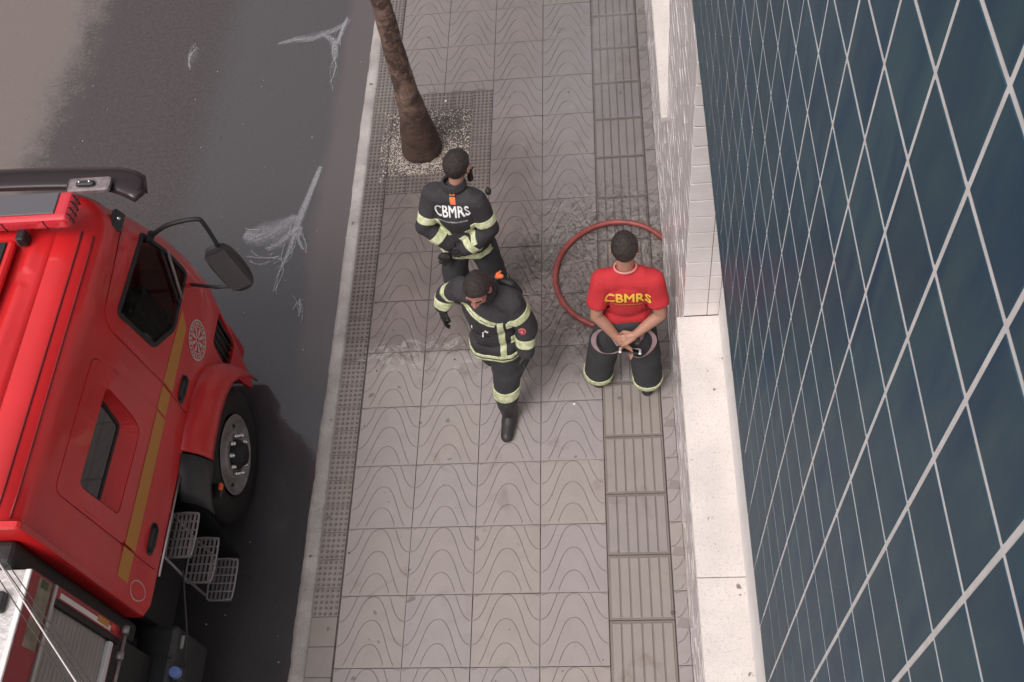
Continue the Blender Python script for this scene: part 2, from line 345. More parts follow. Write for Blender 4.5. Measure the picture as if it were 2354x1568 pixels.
def tube(name, pts, r, m, parent=None, n=10, closed=False, flat=1.0, up=None, **kw):
    bm = bmesh.new(); bm_tube(bm, pts, r, n, closed, flat, up); bmesh.ops.recalc_face_normals(bm, faces=bm.faces)
    return mk(name, bm, m, parent, smooth_=True, **kw)
def spline(pts, k=6, closed=False):
    pts = [V(p) for p in pts]; out = []; L = len(pts)
    for i in range(L if closed else L - 1):
        g = (lambda j: pts[j % L]) if closed else (lambda j: pts[max(0, min(L - 1, j))])
        a, b, c, d = g(i - 1), g(i), g(i + 1), g(i + 2)
        for s in range(k):
            t = s / k; out.append(0.5 * ((2 * b) + (c - a) * t + (2 * a - 5 * b + 4 * c - d) * t * t + (3 * b - a - 3 * c + d) * t ** 3))
    if not closed: out.append(pts[-1])
    return out
def interp(tab, x):
    if x <= tab[0][0]: return tab[0][1]
    for (a, b), (c, d) in zip(tab, tab[1:]):
        if x <= c: return b + (d - b) * (x - a) / (c - a)
    return tab[-1][1]
def inside(p, poly):
    x, y = p; c = False; j = len(poly) - 1
    for i in range(len(poly)):
        (xi, yi), (xj, yj) = poly[i], poly[j]
        if (yi > y) != (yj > y) and x < (xj - xi) * (y - yi) / (yj - yi) + xi: c = not c
        j = i
    return c
def round_poly(poly, r, n=5):
    out = []; L = len(poly)
    for i in range(L):
        p0, p, p1 = V(poly[i - 1]), V(poly[i]), V(poly[(i + 1) % L])
        a, b = (p0 - p), (p1 - p); rr = min(r, a.length * 0.45, b.length * 0.45)
        A, B = p + a.normalized() * rr, p + b.normalized() * rr
        for k in range(n + 1):
            t = k / n; out.append(tuple((1 - t) ** 2 * A + 2 * t * (1 - t) * p + t * t * B))
    return out
def grow(poly, d):
    """offset a polygon outward by d (either winding)"""
    L = len(poly); area = sum(poly[i][0] * poly[(i + 1) % L][1] - poly[(i + 1) % L][0] * poly[i][1] for i in range(L)); sg = 1 if area > 0 else -1; out = []
    for i in range(L):
        p0, p, p1 = V(poly[i - 1]), V(poly[i]), V(poly[(i + 1) % L])
        e0, e1 = (p - p0), (p1 - p)
        if e0.length < 1e-7 or e1.length < 1e-7: out.append(tuple(p)); continue
        e0.normalize(); e1.normalize(); n0, n1 = V((e0.y, -e0.x)) * sg, V((e1.y, -e1.x)) * sg
        nn = (n0 + n1); nn = nn.normalized() if nn.length > 1e-6 else n0
        out.append(tuple(p + nn * d / max(0.4, nn.dot(n0))))
    return out
def densify(poly, step):
    out = []; L = len(poly)
    for i in range(L):
        a, b = V(poly[i]), V(poly[(i + 1) % L]); n = max(1, int((b - a).length / step))
        for k in range(n): out.append(tuple(a.lerp(b, k / n)))
    return out
def cdt(outer, holes, step=0.05, extra=()):
    polys = [outer] + list(holes); co = []; edges = []
    for pl in polys:
        s = len(co); co += [V(p) for p in pl]; edges += [(s + i, s + (i + 1) % len(pl)) for i in range(len(pl))]
    for pl in extra:
        s = len(co); co += [V(p) for p in pl]; edges += [(s + i, s + i + 1) for i in range(len(pl) - 1)]
    if step:
        xs = [p[0] for p in outer]; ys = [p[1] for p in outer]
        x = min(xs) + step * 0.5
        while x < max(xs):
            y = min(ys) + step * 0.5
            while y < max(ys):
                if inside((x, y), outer) and not any(inside((x, y), h) for h in holes): co.append(V((x, y)))
                y += step
            x += step
    v, e, f, _, _, _ = delaunay_2d_cdt(co, edges, [], 0, 1e-5)
    keep = []
    for t in f:
        c = sum((v[i] for i in t), V((0, 0))) / len(t)
        if inside(c, outer) and not any(inside(c, h) for h in holes): keep.append(t)
    return v, keep
def patch(name, fn, outer, holes=(), step=0.05, off=0.0, thick=0.012, m=None, parent=None, **kw):
    """a panel of surface fn(u, v, offset) bounded by outer with holes cut out, given thickness"""
    v, f = cdt(outer, holes, step); bm = bmesh.new()
    vs = [bm.verts.new(fn(p[0], p[1], off)) for p in v]
    for t in f:
        try: bm.faces.new([vs[i] for i in t])
        except ValueError: pass
    for x in [x for x in bm.verts if not x.link_faces]: bm.verts.remove(x)
    bmesh.ops.recalc_face_normals(bm, faces=bm.faces)
    c = fn(sum(p[0] for p in outer) / len(outer), sum(p[1] for p in outer) / len(outer), off); c2 = fn(sum(p[0] for p in outer) / len(outer), sum(p[1] for p in outer) / len(outer), off + 0.1)
    bm.normal_update(); an = sum((x.normal for x in bm.faces), V((0, 0, 0)))
    if an.dot(c2 - c) < 0: bmesh.ops.reverse_faces(bm, faces=bm.faces)
    if thick:
        be = [e for e in bm.edges if len(e.link_faces) == 1]
        bm.normal_update(); nrm = {x: x.normal.copy() for x in bm.verts}
        r = bmesh.ops.extrude_edge_only(bm, edges=be)
        for x in r['geom']:
            if isinstance(x, bmesh.types.BMVert):
                near = [e.other_vert(x) for e in x.link_edges if e.other_vert(x) in nrm]
                n_ = nrm[near[0]] if near else V((0, 0, 1)); x.co -= n_ * thick
    o = mk(name, bm, m, parent, smooth_=True, **kw)
    try: o.data.set_sharp_from_angle(angle=radians(40))
    except Exception: pass
    return o
# ================================================================== SETTING
ZR = -0.15                                             # road surface; the pavement is z = 0
bm = bmesh.new()
nx, ny = 30, 30
vs = [[bm.verts.new((-60 + 58.35 * (i / nx) ** 0.5, -60 + 120 * j / ny, ZR)) for j in range(ny + 1)] for i in range(nx + 1)]
for i in range(nx):
    for j in range(ny): bm.faces.new((vs[i][j], vs[i + 1][j], vs[i + 1][j + 1], vs[i][j + 1]))
road = mk('road', bm, M_asphalt, kind='structure')
ground = box('ground', (-80, -80, -1.2), (80, 80, ZR - 0.02), M_joint, kind='structure')
pave = box('pavement', (-1.60, -14, ZR - 0.02), (1.30, 16, -0.010), M_joint, kind='structure')
ORG[pave.name] = V((0, 0, 0))
# kerb: one long worn stone edge
bm = bmesh.new(); sec = [(-1.574, -0.16), (-1.574, 0.0), (-1.60, 0.006), (-1.655, 0.005), (-1.684, -0.006), (-1.694, -0.03), (-1.700, -0.16)]
rows = []
for j in range(601):
    y = -14 + 30 * j / 600; r = []
    for k, (x, z) in enumerate(sec):
        a = 0.010 if k in (3, 4, 5, 6) else (0.004 if k == 2 else 0)
        r.append(bm.verts.new((x + a * (noise.noise(V((y * 3.1, k * 0.35, 2))) + 0.7 * noise.noise(V((y * 13, k * 0.6, 5)))), y, z + (0.004 * noise.noise(V((y * 9, k, 9))) if 0 < k < 6 else 0))))
    rows.append(r)
for a, b in zip(rows, rows[1:]):
    for k in range(len(sec) - 1): bm.faces.new((a[k], a[k + 1], b[k + 1], b[k]))
bmesh.ops.recalc_face_normals(bm, faces=bm.faces)
if sum(f.normal.z for f in bm.faces) < 0: bmesh.ops.reverse_faces(bm, faces=bm.faces)
mk('kerb', bm, M_kerb, pave, smooth_=True)

TW, TH = 0.46, 0.4904
def wave_mesh(x0, x1, y0, y1, depth=0.0040, w=0.0034):
    """piece x0..x1, y0..y1 of one wave-pattern slab, joint already taken off; grooves cut into the top"""
    g = 0.0028; X0, X1, Y0, Y1 = x0 + g, x1 - g, y0 + g, y1 - g
    curves = []
    for k in range(-1, 8):
        yk = k * TH / 3 - 0.006
        pts = []
        for i in range(33):
            u = i / 32; c = 0.5 - 0.5 * cos(2 * pi * u); c = 0.5 * c + 0.5 * c * c * (3 - 2 * c)
            pts.append((u * TW, yk - 0.69 * TH * (1 - c)))
        curves.append(pts)
    lines = []; segs = []
    for pts in curves:
        if max(p[1] for p in pts) < Y0 or min(p[1] for p in pts) > Y1: continue
        for sgn in (-1, 0, 1):
            ln = []
            for i, p in enumerate(pts):
                a = V(pts[max(i - 1, 0)]); b = V(pts[min(i + 1, 32)]); d = (b - a).normalized(); n_ = V((-d.y, d.x))
                q = V(p) + n_ * w * sgn; ln.append((min(max(q.x, X0 - 0.002), X1 + 0.002), q.y))
            run = [q for q in ln if Y0 - 0.06 < q[1] < Y1 + 0.06]
            cur = []
            for q in ln:
                if Y0 + 0.001 < q[1] < Y1 - 0.001 and X0 + 0.001 < q[0] < X1 - 0.001: cur.append(q)
                else:
                    if len(cur) > 1: lines.append(cur)
                    cur = []
            if len(cur) > 1: lines.append(cur)
        for a, b in zip(pts, pts[1:]): segs.append((V(a), V(b)))
    outer = densify([(X0, Y0), (X1, Y0), (X1, Y1), (X0, Y1)], 0.06)
    v, f = cdt(outer, [], None, lines)
    def dz(p):
        m_ = 9
        for a, b in segs:
            if abs(a.y - p.y) > 0.15: continue
            ab = b - a; t = max(0, min(1, (p - a).dot(ab) / ab.dot(ab))); m_ = min(m_, (a + ab * t - p).length)
        return -depth * max(0, 1 - m_ / w)
    bm = bmesh.new(); tv = []
    for p in v:
        e = min(p.x - X0, X1 - p.x, p.y - Y0, Y1 - p.y)
        tv.append(bm.verts.new((p.x - x0, p.y - y0, dz(p) - (0.0015 if e < 1e-4 else 0))))
    for t in f:
        try:
            fc = bm.faces.new([tv[i] for i in t])
            if sum(tv[i].co.z for i in t) < -0.0033: fc.material_index = 1
        except ValueError: pass
    for x in [x for x in bm.verts if not x.link_faces]: bm.verts.remove(x)
    bmesh.ops.recalc_face_normals(bm, faces=bm.faces)
    if sum(q.normal.z for q in bm.faces) < 0: bmesh.ops.reverse_faces(bm, faces=bm.faces)
    be = [e for e in bm.edges if len(e.link_faces) == 1]; r = bmesh.ops.extrude_edge_only(bm, edges=be)
    for x in r['geom']:
        if isinstance(x, bmesh.types.BMVert): x.co.z = -0.03
    me = bpy.data.meshes.new('paving_slab'); bm.to_mesh(me); bm.free(); me.materials.append(M_pave); me.materials.append(M_pgroove); return me
full = wave_mesh(0, TW, 0, TH)
PIT = (-1.39, 4.08, -0.46, 5.27)
cut_cache = {}
def lay(x, j, x0=0.0, x1=TW, name='paving_slab'):
    yb = j * TH; pieces = [(0.0, TH)]
    if x0 == 0.0 and x < -0.5 and x + TW <= PIT[2] + 0.01:
        a, b = max(0.0, PIT[1] - yb), min(TH, PIT[3] - yb)
        if a < TH and b > 0: pieces = [p for p in ((0.0, a), (b, TH)) if p[1] - p[0] > 0.03]
    for a, b in pieces:
        key = (round(x0, 3), round(x1, 3), round(a, 3), round(b, 3))
        if key == (0.0, TW, 0.0, round(TH, 3)): me = full
        else:
            if key not in cut_cache: cut_cache[key] = wave_mesh(x0, x1, a, b)
            me = cut_cache[key]
        inst(name, me, pave, (x + x0, yb + a, random.uniform(-0.0012, 0.0012)), (random.uniform(-0.006, 0.006), random.uniform(-0.006, 0.006), random.uniform(-0.004, 0.004)))
for j in range(-2, 17):
    for i in range(4): lay(-1.38 + TW * i, j)
    lay(0.895 - 0.0, j, 0.0, 0.09, 'gutter_slab')
# tactile guiding slabs
bm = bmesh.new(); bm_box(bm, (0.002, 0.003, -0.03), (0.427, 0.4475, 0), 0.0015)
for f in bm.faces: f.material_index = 1
for k in range(6):
    x = 0.046 + k * 0.0675; b0, b1 = 0.018, 0.432
    A = [bm.verts.new(p) for p in ((x - 0.0295, b0, 0.0006), (x + 0.0295, b0, 0.0006), (x + 0.0295, b1, 0.0006), (x - 0.0295, b1, 0.0006))]
    B = [bm.verts.new(p) for p in ((x - 0.0265, b0 + 0.006, 0.007), (x + 0.0265, b0 + 0.006, 0.007), (x + 0.0265, b1 - 0.006, 0.007), (x - 0.0265, b1 - 0.006, 0.007))]
    bm.faces.new(B)
    for q in range(4): bm.faces.new((A[q], A[(q + 1) % 4], B[(q + 1) % 4], B[q]))
tact = bpy.data.meshes.new('tactile_slab'); bm.to_mesh(tact); bm.free(); tact.materials.append(M_tact); tact.materials.append(M_tgroove)
for j in range(-3, 18): inst('tactile_slab', tact, pave, (0.4625, 0.296 + 0.4505 * (j), random.uniform(-0.001, 0.001)))
# small studded pavers beside the kerb and round the tree pit
def stud_mesh(w, h, n=5, dots=True):
    bm = bmesh.new(); bm_box(bm, (0.002, 0.002, -0.03), (w - 0.002, h - 0.002, 0), 0.0015)
    if dots:
        for i in range(n):
            for j in range(n):
                cx, cy = (i + 0.5) * w / n, (j + 0.5) * h / n; r0, r1 = 0.0125, 0.008
                A = [bm.verts.new((cx + r0 * cos(a), cy + r0 * sin(a), 0.0005)) for a in [q * pi / 4 for q in range(8)]]
                B = [bm.verts.new((cx + r1 * cos(a), cy + r1 * sin(a), 0.010)) for a in [q * pi / 4 for q in range(8)]]
                bm.faces.new(B).material_index = 1
                for q in range(8): bm.faces.new((A[q], A[(q + 1) % 8], B[(q + 1) % 8], B[q])).material_index = 1
    me = bpy.data.meshes.new('studded_paver'); bm.to_mesh(me); bm.free(); me.materials.append(M_small); me.materials.append(M_stud); return me
stud = stud_mesh(0.185, 0.203); plain = stud_mesh(0.185, 0.203, dots=False)
for j in range(-6, 40):
    y = 0.349 + 0.2035 * j; me = stud if j >= 0 else plain
    inst('studded_paver' if me is stud else 'small_paver', me, pave, (-1.574, y, random.uniform(-0.001, 0.001)))
for j in range(6): inst('studded_paver', stud, pave, (-0.648, 4.08 + 0.198 * j, 0), scale=(1, 0.975, 1))
for y in (4.085, 5.06):
    for i in range(4): inst('studded_paver', stud, pave, (-1.388 + 0.185 * i, y, 0))
# tree pit: soil and loose gravel
bm = bmesh.new(); n_ = 22
g = [[bm.verts.new((-1.39 + 0.74 * i / n_, 4.285 + 0.775 * j / n_, -0.022 + 0.010 * noise.noise(V((i * 0.4, j * 0.4, 1))))) for j in range(n_ + 1)] for i in range(n_ + 1)]
for i in range(n_):
    for j in range(n_): bm.faces.new((g[i][j], g[i + 1][j], g[i + 1][j + 1], g[i][j + 1]))
mk('tree_pit_soil', bm, mat('pit_sandy_soil', (0.27, 0.235, 0.225), 0.9, var=0.6, vscale=9, var2=(0.08, 0.06, 0.05), bump=0.6, bscale=60), pave, smooth_=True)
def chips(name, pts, sizes, mats_, flat=0.6, **kw):
    bm = bmesh.new()
    for (x, y, z), s in zip(pts, sizes):
        rot = Euler((random.uniform(0, 6), random.uniform(0, 6), random.uniform(0, 6))).to_matrix(); mi = random.randrange(len(mats_))
        o = [V((1, 0, 0)), V((-1, 0, 0)), V((0, 1, 0)), V((0, -1, 0)), V((0, 0, flat)), V((0, 0, -flat))]
        vs = [bm.verts.new(V((x, y, z)) + rot @ (p * s * random.uniform(0.7, 1.2))) for p in o]
        for a, b, c in ((0, 2, 4), (2, 1, 4), (1, 3, 4), (3, 0, 4), (2, 0, 5), (1, 2, 5), (3, 1, 5), (0, 3, 5)):
            f = bm.faces.new((vs[a], vs[b], vs[c])); f.material_index = mi
    return mk(name, bm, mats_, **kw)
G1 = mat('gravel_cream', (0.52, 0.46, 0.41), 0.8); G2 = mat('gravel_brown', (0.16, 0.115, 0.09), 0.8); G3 = mat('gravel_dark', (0.05, 0.038, 0.032), 0.8); G4 = mat('gravel_grey', (0.33, 0.29, 0.27), 0.8)
pts, sz = [], []
while len(pts) < 4200:
    x = random.uniform(-1.46, -0.64); y = random.uniform(4.22, 5.06); d = hypot(x + 1.10, y - 4.60)
    k = 1.1 * exp(-((d - 0.23) / 0.09) ** 2) * (1.0 if y < 4.72 else 0.35) + (0.35 if x > -0.74 or y > 4.98 else 0.0) + (0.2 if x < -1.25 else 0) + 0.14
    if d < 0.13 or random.random() > k: continue
    if x < -1.39 and random.random() > 0.3: continue
    pts.append((x, y, (0.004 if x < -1.39 else -0.016) + random.random() * 0.006)); sz.append(random.uniform(0.004, 0.0115))
chips('pit_gravel', pts, sz, [G1, G2, G3, G4, G3, G1, G2, G3], parent=pave, kind='stuff')
# scattered litter, mud crumbs and leaf scraps on the pavement
pts, sz = [], []
for _ in range(900):
    a = random.gauss(0.45, 0.33); b = random.gauss(3.15, 0.42)
    if a < 0.93: pts.append((a, b, 0.004)); sz.append(random.uniform(0.002, 0.0065))
for _ in range(120):
    pts.append((random.gauss(-1.0, 0.25), random.gauss(2.5, 0.1), 0.003)); sz.append(random.uniform(0.002, 0.005))
for _ in range(70):
    pts.append((random.uniform(-1.6, 0.9), random.uniform(-0.5, 6), 0.004)); sz.append(random.uniform(0.003, 0.009))
o = chips('leaf_litter', pts, sz, [M_leaf, M_leaf, G2, M_leaf], flat=0.3, kind='stuff', label='dark crumbs and leaf scraps strewn over the wet pavement', cat='litter')
pts = [(random.uniform(-4.8, -1.75), random.uniform(-0.4, 6.5), ZR + 0.003) for _ in range(70)]
chips('road_grit', pts, [random.uniform(0.004, 0.010) for _ in pts], [G1, G4, G1], kind='stuff', label='pale grit scattered on the wet asphalt', cat='grit')
bm = bmesh.new(); bmesh.ops.create_icosphere(bm, subdivisions=2, radius=0.012)
crumb = bpy.data.meshes.new('paper_scrap'); bm.to_mesh(crumb); bm.free(); crumb.materials.append(M_whitep)
for (x, y), lb in (((0.25, 1.93), 'small white scrap on the dry slabs behind the man in the red shirt'), ((-0.90, 5.16), 'small white scrap on the studded pavers above the tree pit')):
    o = bpy.data.objects.new('paper_scrap', crumb); link(o); o.location = (x, y, 0.006); o.scale = (1, 0.8, 0.5); o['label'] = lb; o['category'] = 'paper'; o['group'] = 'white scraps on the pavement'

# foam left on the wet road: thin lacy film, dense at the core and torn at the rim
def foam_mat():
    m, t, b, pos, s = newmat('foam_film')
    at = t.nodes.new('ShaderNodeAttribute'); at.attribute_name = 'dense'
    n1 = noise_n(t, pos, 17, 6, 0.75, 2.4); n2 = noise_n(t, pos, 70, 3, 0.6)
    a = math_n(t, 'ADD', math_n(t, 'MULTIPLY', at.outputs['Fac'], 0.62), math_n(t, 'SUBTRACT', n1, 0.52))
    a = smooth(t, math_n(t, 'ADD', a, math_n(t, 'MULTIPLY', math_n(t, 'SUBTRACT', n2, 0.5), 0.25)), 0.08, 0.75)
    t.links.new(math_n(t, 'MULTIPLY', a, 0.5), b.inputs['Alpha']); b.inputs['Base Color'].default_value = (0.42, 0.42, 0.44, 1); b.inputs['Roughness'].default_value = 0.6
    return m
M_foam = foam_mat()
def strands(path, n, jit):
    out = []
    for k in range(n):
        a = random.uniform(0, 9); i0 = random.randrange(0, max(1, len(path) - 2)); seg = path[i0:i0 + random.randint(3, 5)]
        if len(seg) < 3: continue
        out.append([(x + jit * noise.noise(V((a, i * 0.9, 1))) * 2, y + jit * noise.noise(V((a, i * 0.9, 7))) * 2, random.uniform(0.003, 0.009), random.uniform(0.5, 1.1)) for i, (x, y, w, d) in enumerate(seg)])
    return out
def foam(paths, label):
    """each path is [(x, y, half width, density)...]: ribbons of film lying on the road"""
    paths = paths + [q for p in list(paths) for q in strands([(*r[:2], 0, 0) for r in p], 5, 0.07)]
    bm = bmesh.new(); lay_ = bm.verts.layers.float.new('dense'); zc = 0
    for path in paths:
        zc += 1; P = spline([(p[0], p[1], 0) for p in path], 6); L = len(P); Wd = spline([(p[2], p[3], 0) for p in path], 6); prev = None
        for i, p in enumerate(P):
            d = (P[min(i + 1, L - 1)] - P[max(i - 1, 0)]).normalized(); n2 = V((-d.y, d.x, 0)); row = []
            for k in range(-4, 5):
                q = p + n2 * max(0.004, Wd[i].x) * k / 4; v_ = bm.verts.new((q.x, q.y, ZR + 0.0035 + zc * 0.0004)); v_[lay_] = max(0, Wd[i].y) * (1 - (abs(k) / 4) ** 2) * (0.0 if i in (0, L - 1) else 1); row.append(v_)
            if prev:
                for k in range(8): bm.faces.new((prev[k], prev[k + 1], row[k + 1], row[k]))
            prev = row
    bmesh.ops.recalc_face_normals(bm, faces=bm.faces)
    if sum(f.normal.z for f in bm.faces) < 0: bmesh.ops.reverse_faces(bm, faces=bm.faces)
    mk('foam', bm, M_foam, kind='stuff', label=label, cat='foam')
foam([[(-2.06, 4.60, .03, 1.0), (-2.09, 4.45, .035, 1.3), (-2.13, 4.25, .04, 1.2), (-2.17, 4.05, .05, 1.1), (-2.20, 3.85, .04, 1.0), (-2.24, 3.6, .025, 1.0), (-2.29, 3.4, .012, .9), (-2.28, 3.15, .01, .6)],
      [(-2.20, 4.02, .05, .9), (-2.32, 3.92, .13, .85), (-2.45, 3.84, .18, .8), (-2.58, 3.82, .14, .95), (-2.68, 3.84, .06, 1.0)], [(-2.18, 3.9, .04, 1.0), (-2.33, 3.72, .08, .8), (-2.45, 3.66, .05, .7)],
      [(-2.3, 3.58, .010, 1.0), (-2.45, 3.56, .010, .9), (-2.6, 3.60, .008, .7)], [(-2.15, 3.9, .02, 1.1), (-2.16, 3.75, .02, 1.0), (-2.10, 3.62, .012, .8)], [(-2.07, 3.12, .012, 1.1), (-2.05, 3.03, .022, 1.1), (-2.05, 2.92, .012, .9)]],
     'white foam splash with a long tail on the wet road beside the kerb')
foam([[(-2.72, 6.28, .02, .8), (-2.55, 6.32, .05, .9), (-2.35, 6.33, .07, .8), (-2.15, 6.42, .06, .8), (-2.02, 6.52, .04, .7)], [(-2.25, 6.36, .04, .8), (-2.13, 6.25, .06, .9), (-2.10, 6.1, .05, .9), (-2.08, 5.85, .04, .5), (-2.06, 5.6, .03, .3)],
      [(-2.02, 6.6, .02, 1), (-2.06, 6.4, .03, 1.2), (-2.09, 6.2, .02, 1.1)]], 'thin white foam streaks on the road beside the palm trunk')
foam([[(-3.58, 6.35, .05, .3), (-3.6, 6.2, .10, .5), (-3.62, 6.0, .05, .3)]], 'faint round foam patch far out on the road')

# ================================================================== TILED BUILDING
XW = 0.984
bld = thing('tiled_building', (1.2, 2.3, 0), 'building front clad in blue glazed tiles over white tiled piers and granite sills', 'building')
Y0, Y1 = -7.0, 9.5
OPEN = [(-5.6, 1.565), (3.135, 7.6)]; ZS, ZL, ZT = 1.661, 3.722, 9.0
box('wall', (XW + 0.006, Y0, -0.15), (1.5, Y1, ZS - 0.002), M_wgrout, bld)
for a, b in ((Y0, OPEN[0][0]), (OPEN[0][1], OPEN[1][0]), (OPEN[1][1], Y1)): box('pier', (XW + 0.006, a + 0.005, ZS), (1.5, b - 0.005, ZL + 0.004), M_wgrout, bld)
box('upper_wall', (XW + 0.0009, Y0, ZL + 0.006), (1.5, Y1, ZT), M_bgrout, bld)
box('back_wall', (1.502, Y0, -0.15), (1.7, Y1, ZT), M_wgrout, bld)
TBY, TBZ = 0.1711, 0.1475
bm = bmesh.new(); bm_box(bm, (-0.0, 0.0050, 0.0050), (0.006, TBY - 0.0050, TBZ - 0.0050), 0.0005)
btile = bpy.data.meshes.new('blue_tile'); bm.to_mesh(btile); bm.free(); btile.materials.append(M_blue)
cells = []
Ri = R.transposed(); cpos = V((0.61594, -1.71888, 6.76663))
def px(p):
    c = Ri @ (V(p) - cpos)
    return (1177 + 2353.54 * c.x / -c.z, 784 - 2353.54 * c.y / -c.z, -c.z) if c.z < -0.05 else (9e9, 9e9, 9e9)
for iy in range(-34, 63):
    for iz in range(-8, 28):
        y = -1.179 + TBY * iy; z = 4.859 + TBZ * iz
        if y < Y0 or y + TBY > Y1 or z + TBZ > ZT: continue
        if z < ZL: continue
        c = (XW, y + TBY / 2, z + TBZ / 2); cells.append(((V(c) - cpos).length, y, z))
cells.sort()
def in_view(y, z):
    for yy in (y, y + TBY):
        for zz in (z, z + TBZ):
            q = px((XW, yy, zz))
            if -30 < q[0] < 2384 and -30 < q[1] < 1598 and q[2] < 60: return True
    return False
near = [c for c in cells if in_view(c[1], c[2])][:290]; nset = {(c[1], c[2]) for c in near}
for _, y, z in near:
    inst('blue_tile', btile, bld, (XW - random.uniform(0, 0.0004), y, z), (0, random.uniform(-0.0015, 0.0015), random.uniform(-0.0012, 0.0012)))
def tile_sheet(name, items, m, jit=0.0006, **kw):
    """items: list of (lo, hi) thin boxes joined into one part"""
    co, fc = [], []
    for lo, hi in items:
        s = len(co); jx = [random.uniform(-jit, jit) for _ in range(4)]
        for k, (y, z) in enumerate(((lo[1], lo[2]), (hi[1], lo[2]), (hi[1], hi[2]), (lo[1], hi[2]))): co.append((lo[0] + jx[k], y, z))
        for y, z in ((lo[1], lo[2]), (hi[1], lo[2]), (hi[1], hi[2]), (lo[1], hi[2])): co.append((hi[0], y, z))
        fc += [(s + 3, s + 2, s + 1, s), (s, s + 1, s + 5, s + 4), (s + 1, s + 2, s + 6, s + 5), (s + 2, s + 3, s + 7, s + 6), (s + 3, s, s + 4, s + 7)]
    me = bpy.data.meshes.new(name); me.from_pydata(co, [], fc); me.update(); return mk(name, me, m, bld, kind='stuff', **kw)
tile_sheet('blue_tiling', [((XW, y + 0.0050, z + 0.0050), (XW + 0.006, y + TBY - 0.0050, z + TBZ - 0.0050)) for _, y, z in cells if (y, z) not in nset], M_blue)
tile_sheet('blue_tile_edging', [((XW, -1.179 + TBY * iy + 0.0028, ZL + 0.006), (XW + 0.006, -1.179 + TBY * (iy + 1) - 0.0028, 4.859 - 7 * TBZ - 0.0028)) for iy in range(-34, 62)], M_blue)
# white tiles: lower wall and pier fronts (foreshortened to threads), and the pier's side facing the camera
WT = 0.1305; items = []
nz = 13
for iy in range(int((Y1 - Y0) / WT)):
    for iz in range(nz):
        y = Y0 + WT * iy; z = ZS - WT * (iz + 1); items.append(((XW, y + 0.003, max(z, -0.02) + 0.003), (XW + 0.007, y + WT - 0.003, z + WT - 0.003)))
for a, b in ((Y0, OPEN[0][0]), (OPEN[0][1], OPEN[1][0]), (OPEN[1][1], Y1)):
    n_ = max(1, round((b - a) / WT)); w_ = (b - a) / n_
    for iy in range(n_):
        for iz in range(16):
            z = ZS + 0.05 + WT * iz; z1 = min(z + WT, ZL)
            if z1 - z > 0.02: items.append(((XW, a + w_ * iy + 0.003, z + 0.003), (XW + 0.007, a + w_ * (iy + 1) - 0.003, z1 - 0.003)))
tile_sheet('white_tiling', items, M_white, 0.0022)
for iz in range(16):
    z = ZS + 0.05 + WT * iz; z1 = min(z + WT, ZL)
    for x0, x1 in ((XW, 1.118), (1.118, 1.185)):
        bm = bmesh.new(); bm_box(bm, (x0 + 0.0015, OPEN[0][1] - 0.005, z + 0.0042), (x1 - 0.0015, OPEN[0][1] + 0.004, z1 - 0.0042), 0.0012)
        mk('white_tile', bm, M_white, bld)
# granite sills, split into slabs, with a white window frame standing at the back
for a, b in ((0.000, 1.560), (-1.9, -0.004), (-3.8, -1.904), (-5.59, -3.804), (3.14, 5.3), (5.304, 7.59)):
    box('granite_sill', (0.944, a, ZS), (1.30, b, ZS + 0.05), M_granite, bld, bev=0.004)
for a, b in OPEN:
    fr = box('window_frame', (1.183, a + 0.01, ZS + 0.051), (1.235, b - 0.01, ZS + 0.55), M_whitep, bld, bev=0.004)
    box('window_pane', (1.205, a + 0.01, ZS + 0.552), (1.215, b - 0.01, ZL + 0.003), M_glass, bld)

# ================================================================== PALM
palm = thing('palm_tree', (-1.085, 4.60, 0), 'tall slim palm trunk rising from the gravel pit beside the kerb', 'tree')
prof = [(-0.08, .165), (0.0, .180), (.06, .180), (.16, .166), (.3, .142), (.5, .115), (.7, .099), (.95, .090), (1.3, .083), (1.7, .074), (2.5, .070), (4, .058), (6.4, .055)]
pts = []; rad = []
for i in range(130):
    z = -0.08 + 6.4 * (i / 129) ** 1.15; pts.append((-1.085 - 0.006 * z + 0.012 * noise.noise(V((z * 1.3, 0, 3))), 4.60 - 0.01 * z, z)); rad.append(interp(prof, z) * (1 + 0.035 * noise.noise(V((z * 6, 1, 1))) + 0.02 * (1 if (z * 4.5) % 1 < 0.2 else 0)))
bm = bmesh.new(); bm_tube(bm, pts, rad, 28)
for v in bm.verts: v.co += V((noise.noise(v.co * 7), noise.noise(v.co * 7 + V((5, 5, 5))), 0)) * 0.008
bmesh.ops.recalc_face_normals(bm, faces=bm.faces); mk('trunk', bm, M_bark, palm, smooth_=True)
top = V(pts[-1]); bm = bmesh.new()
for k in range(14):
    a = k * 2.4; L = random.uniform(1.3, 1.8); el = random.uniform(0.3, 1.1); sp = []
    for i in range(10):
        t = i / 9; sp.append(top + V((cos(a) * L * t * cos(el * (1 - t)), sin(a) * L * t * cos(el * (1 - t)), L * (sin(el) * t - 0.75 * t * t))))
    bm_tube(bm, sp, [0.016 * (1 - i / 11) for i in range(10)], 5)
    for i in range(1, 10):
        for s in range(3):
            p = sp[i - 1].lerp(sp[i], s / 3); d = (sp[i] - sp[i - 1]).normalized(); side = d.cross(V((0, 0, 1))).normalized(); ll = 0.42 * sin(pi * (i + s / 3) / 10.5) + 0.08
            for sg in (-1, 1):
                e = p + side * sg * ll * 0.85 + d * ll * 0.45 - V((0, 0, ll * 0.3)); w = d * 0.016
                q = [bm.verts.new(p - w), bm.verts.new(p + w), bm.verts.new(e)]; bm.faces.new(q)
mk('crown', bm, M_frond, palm)

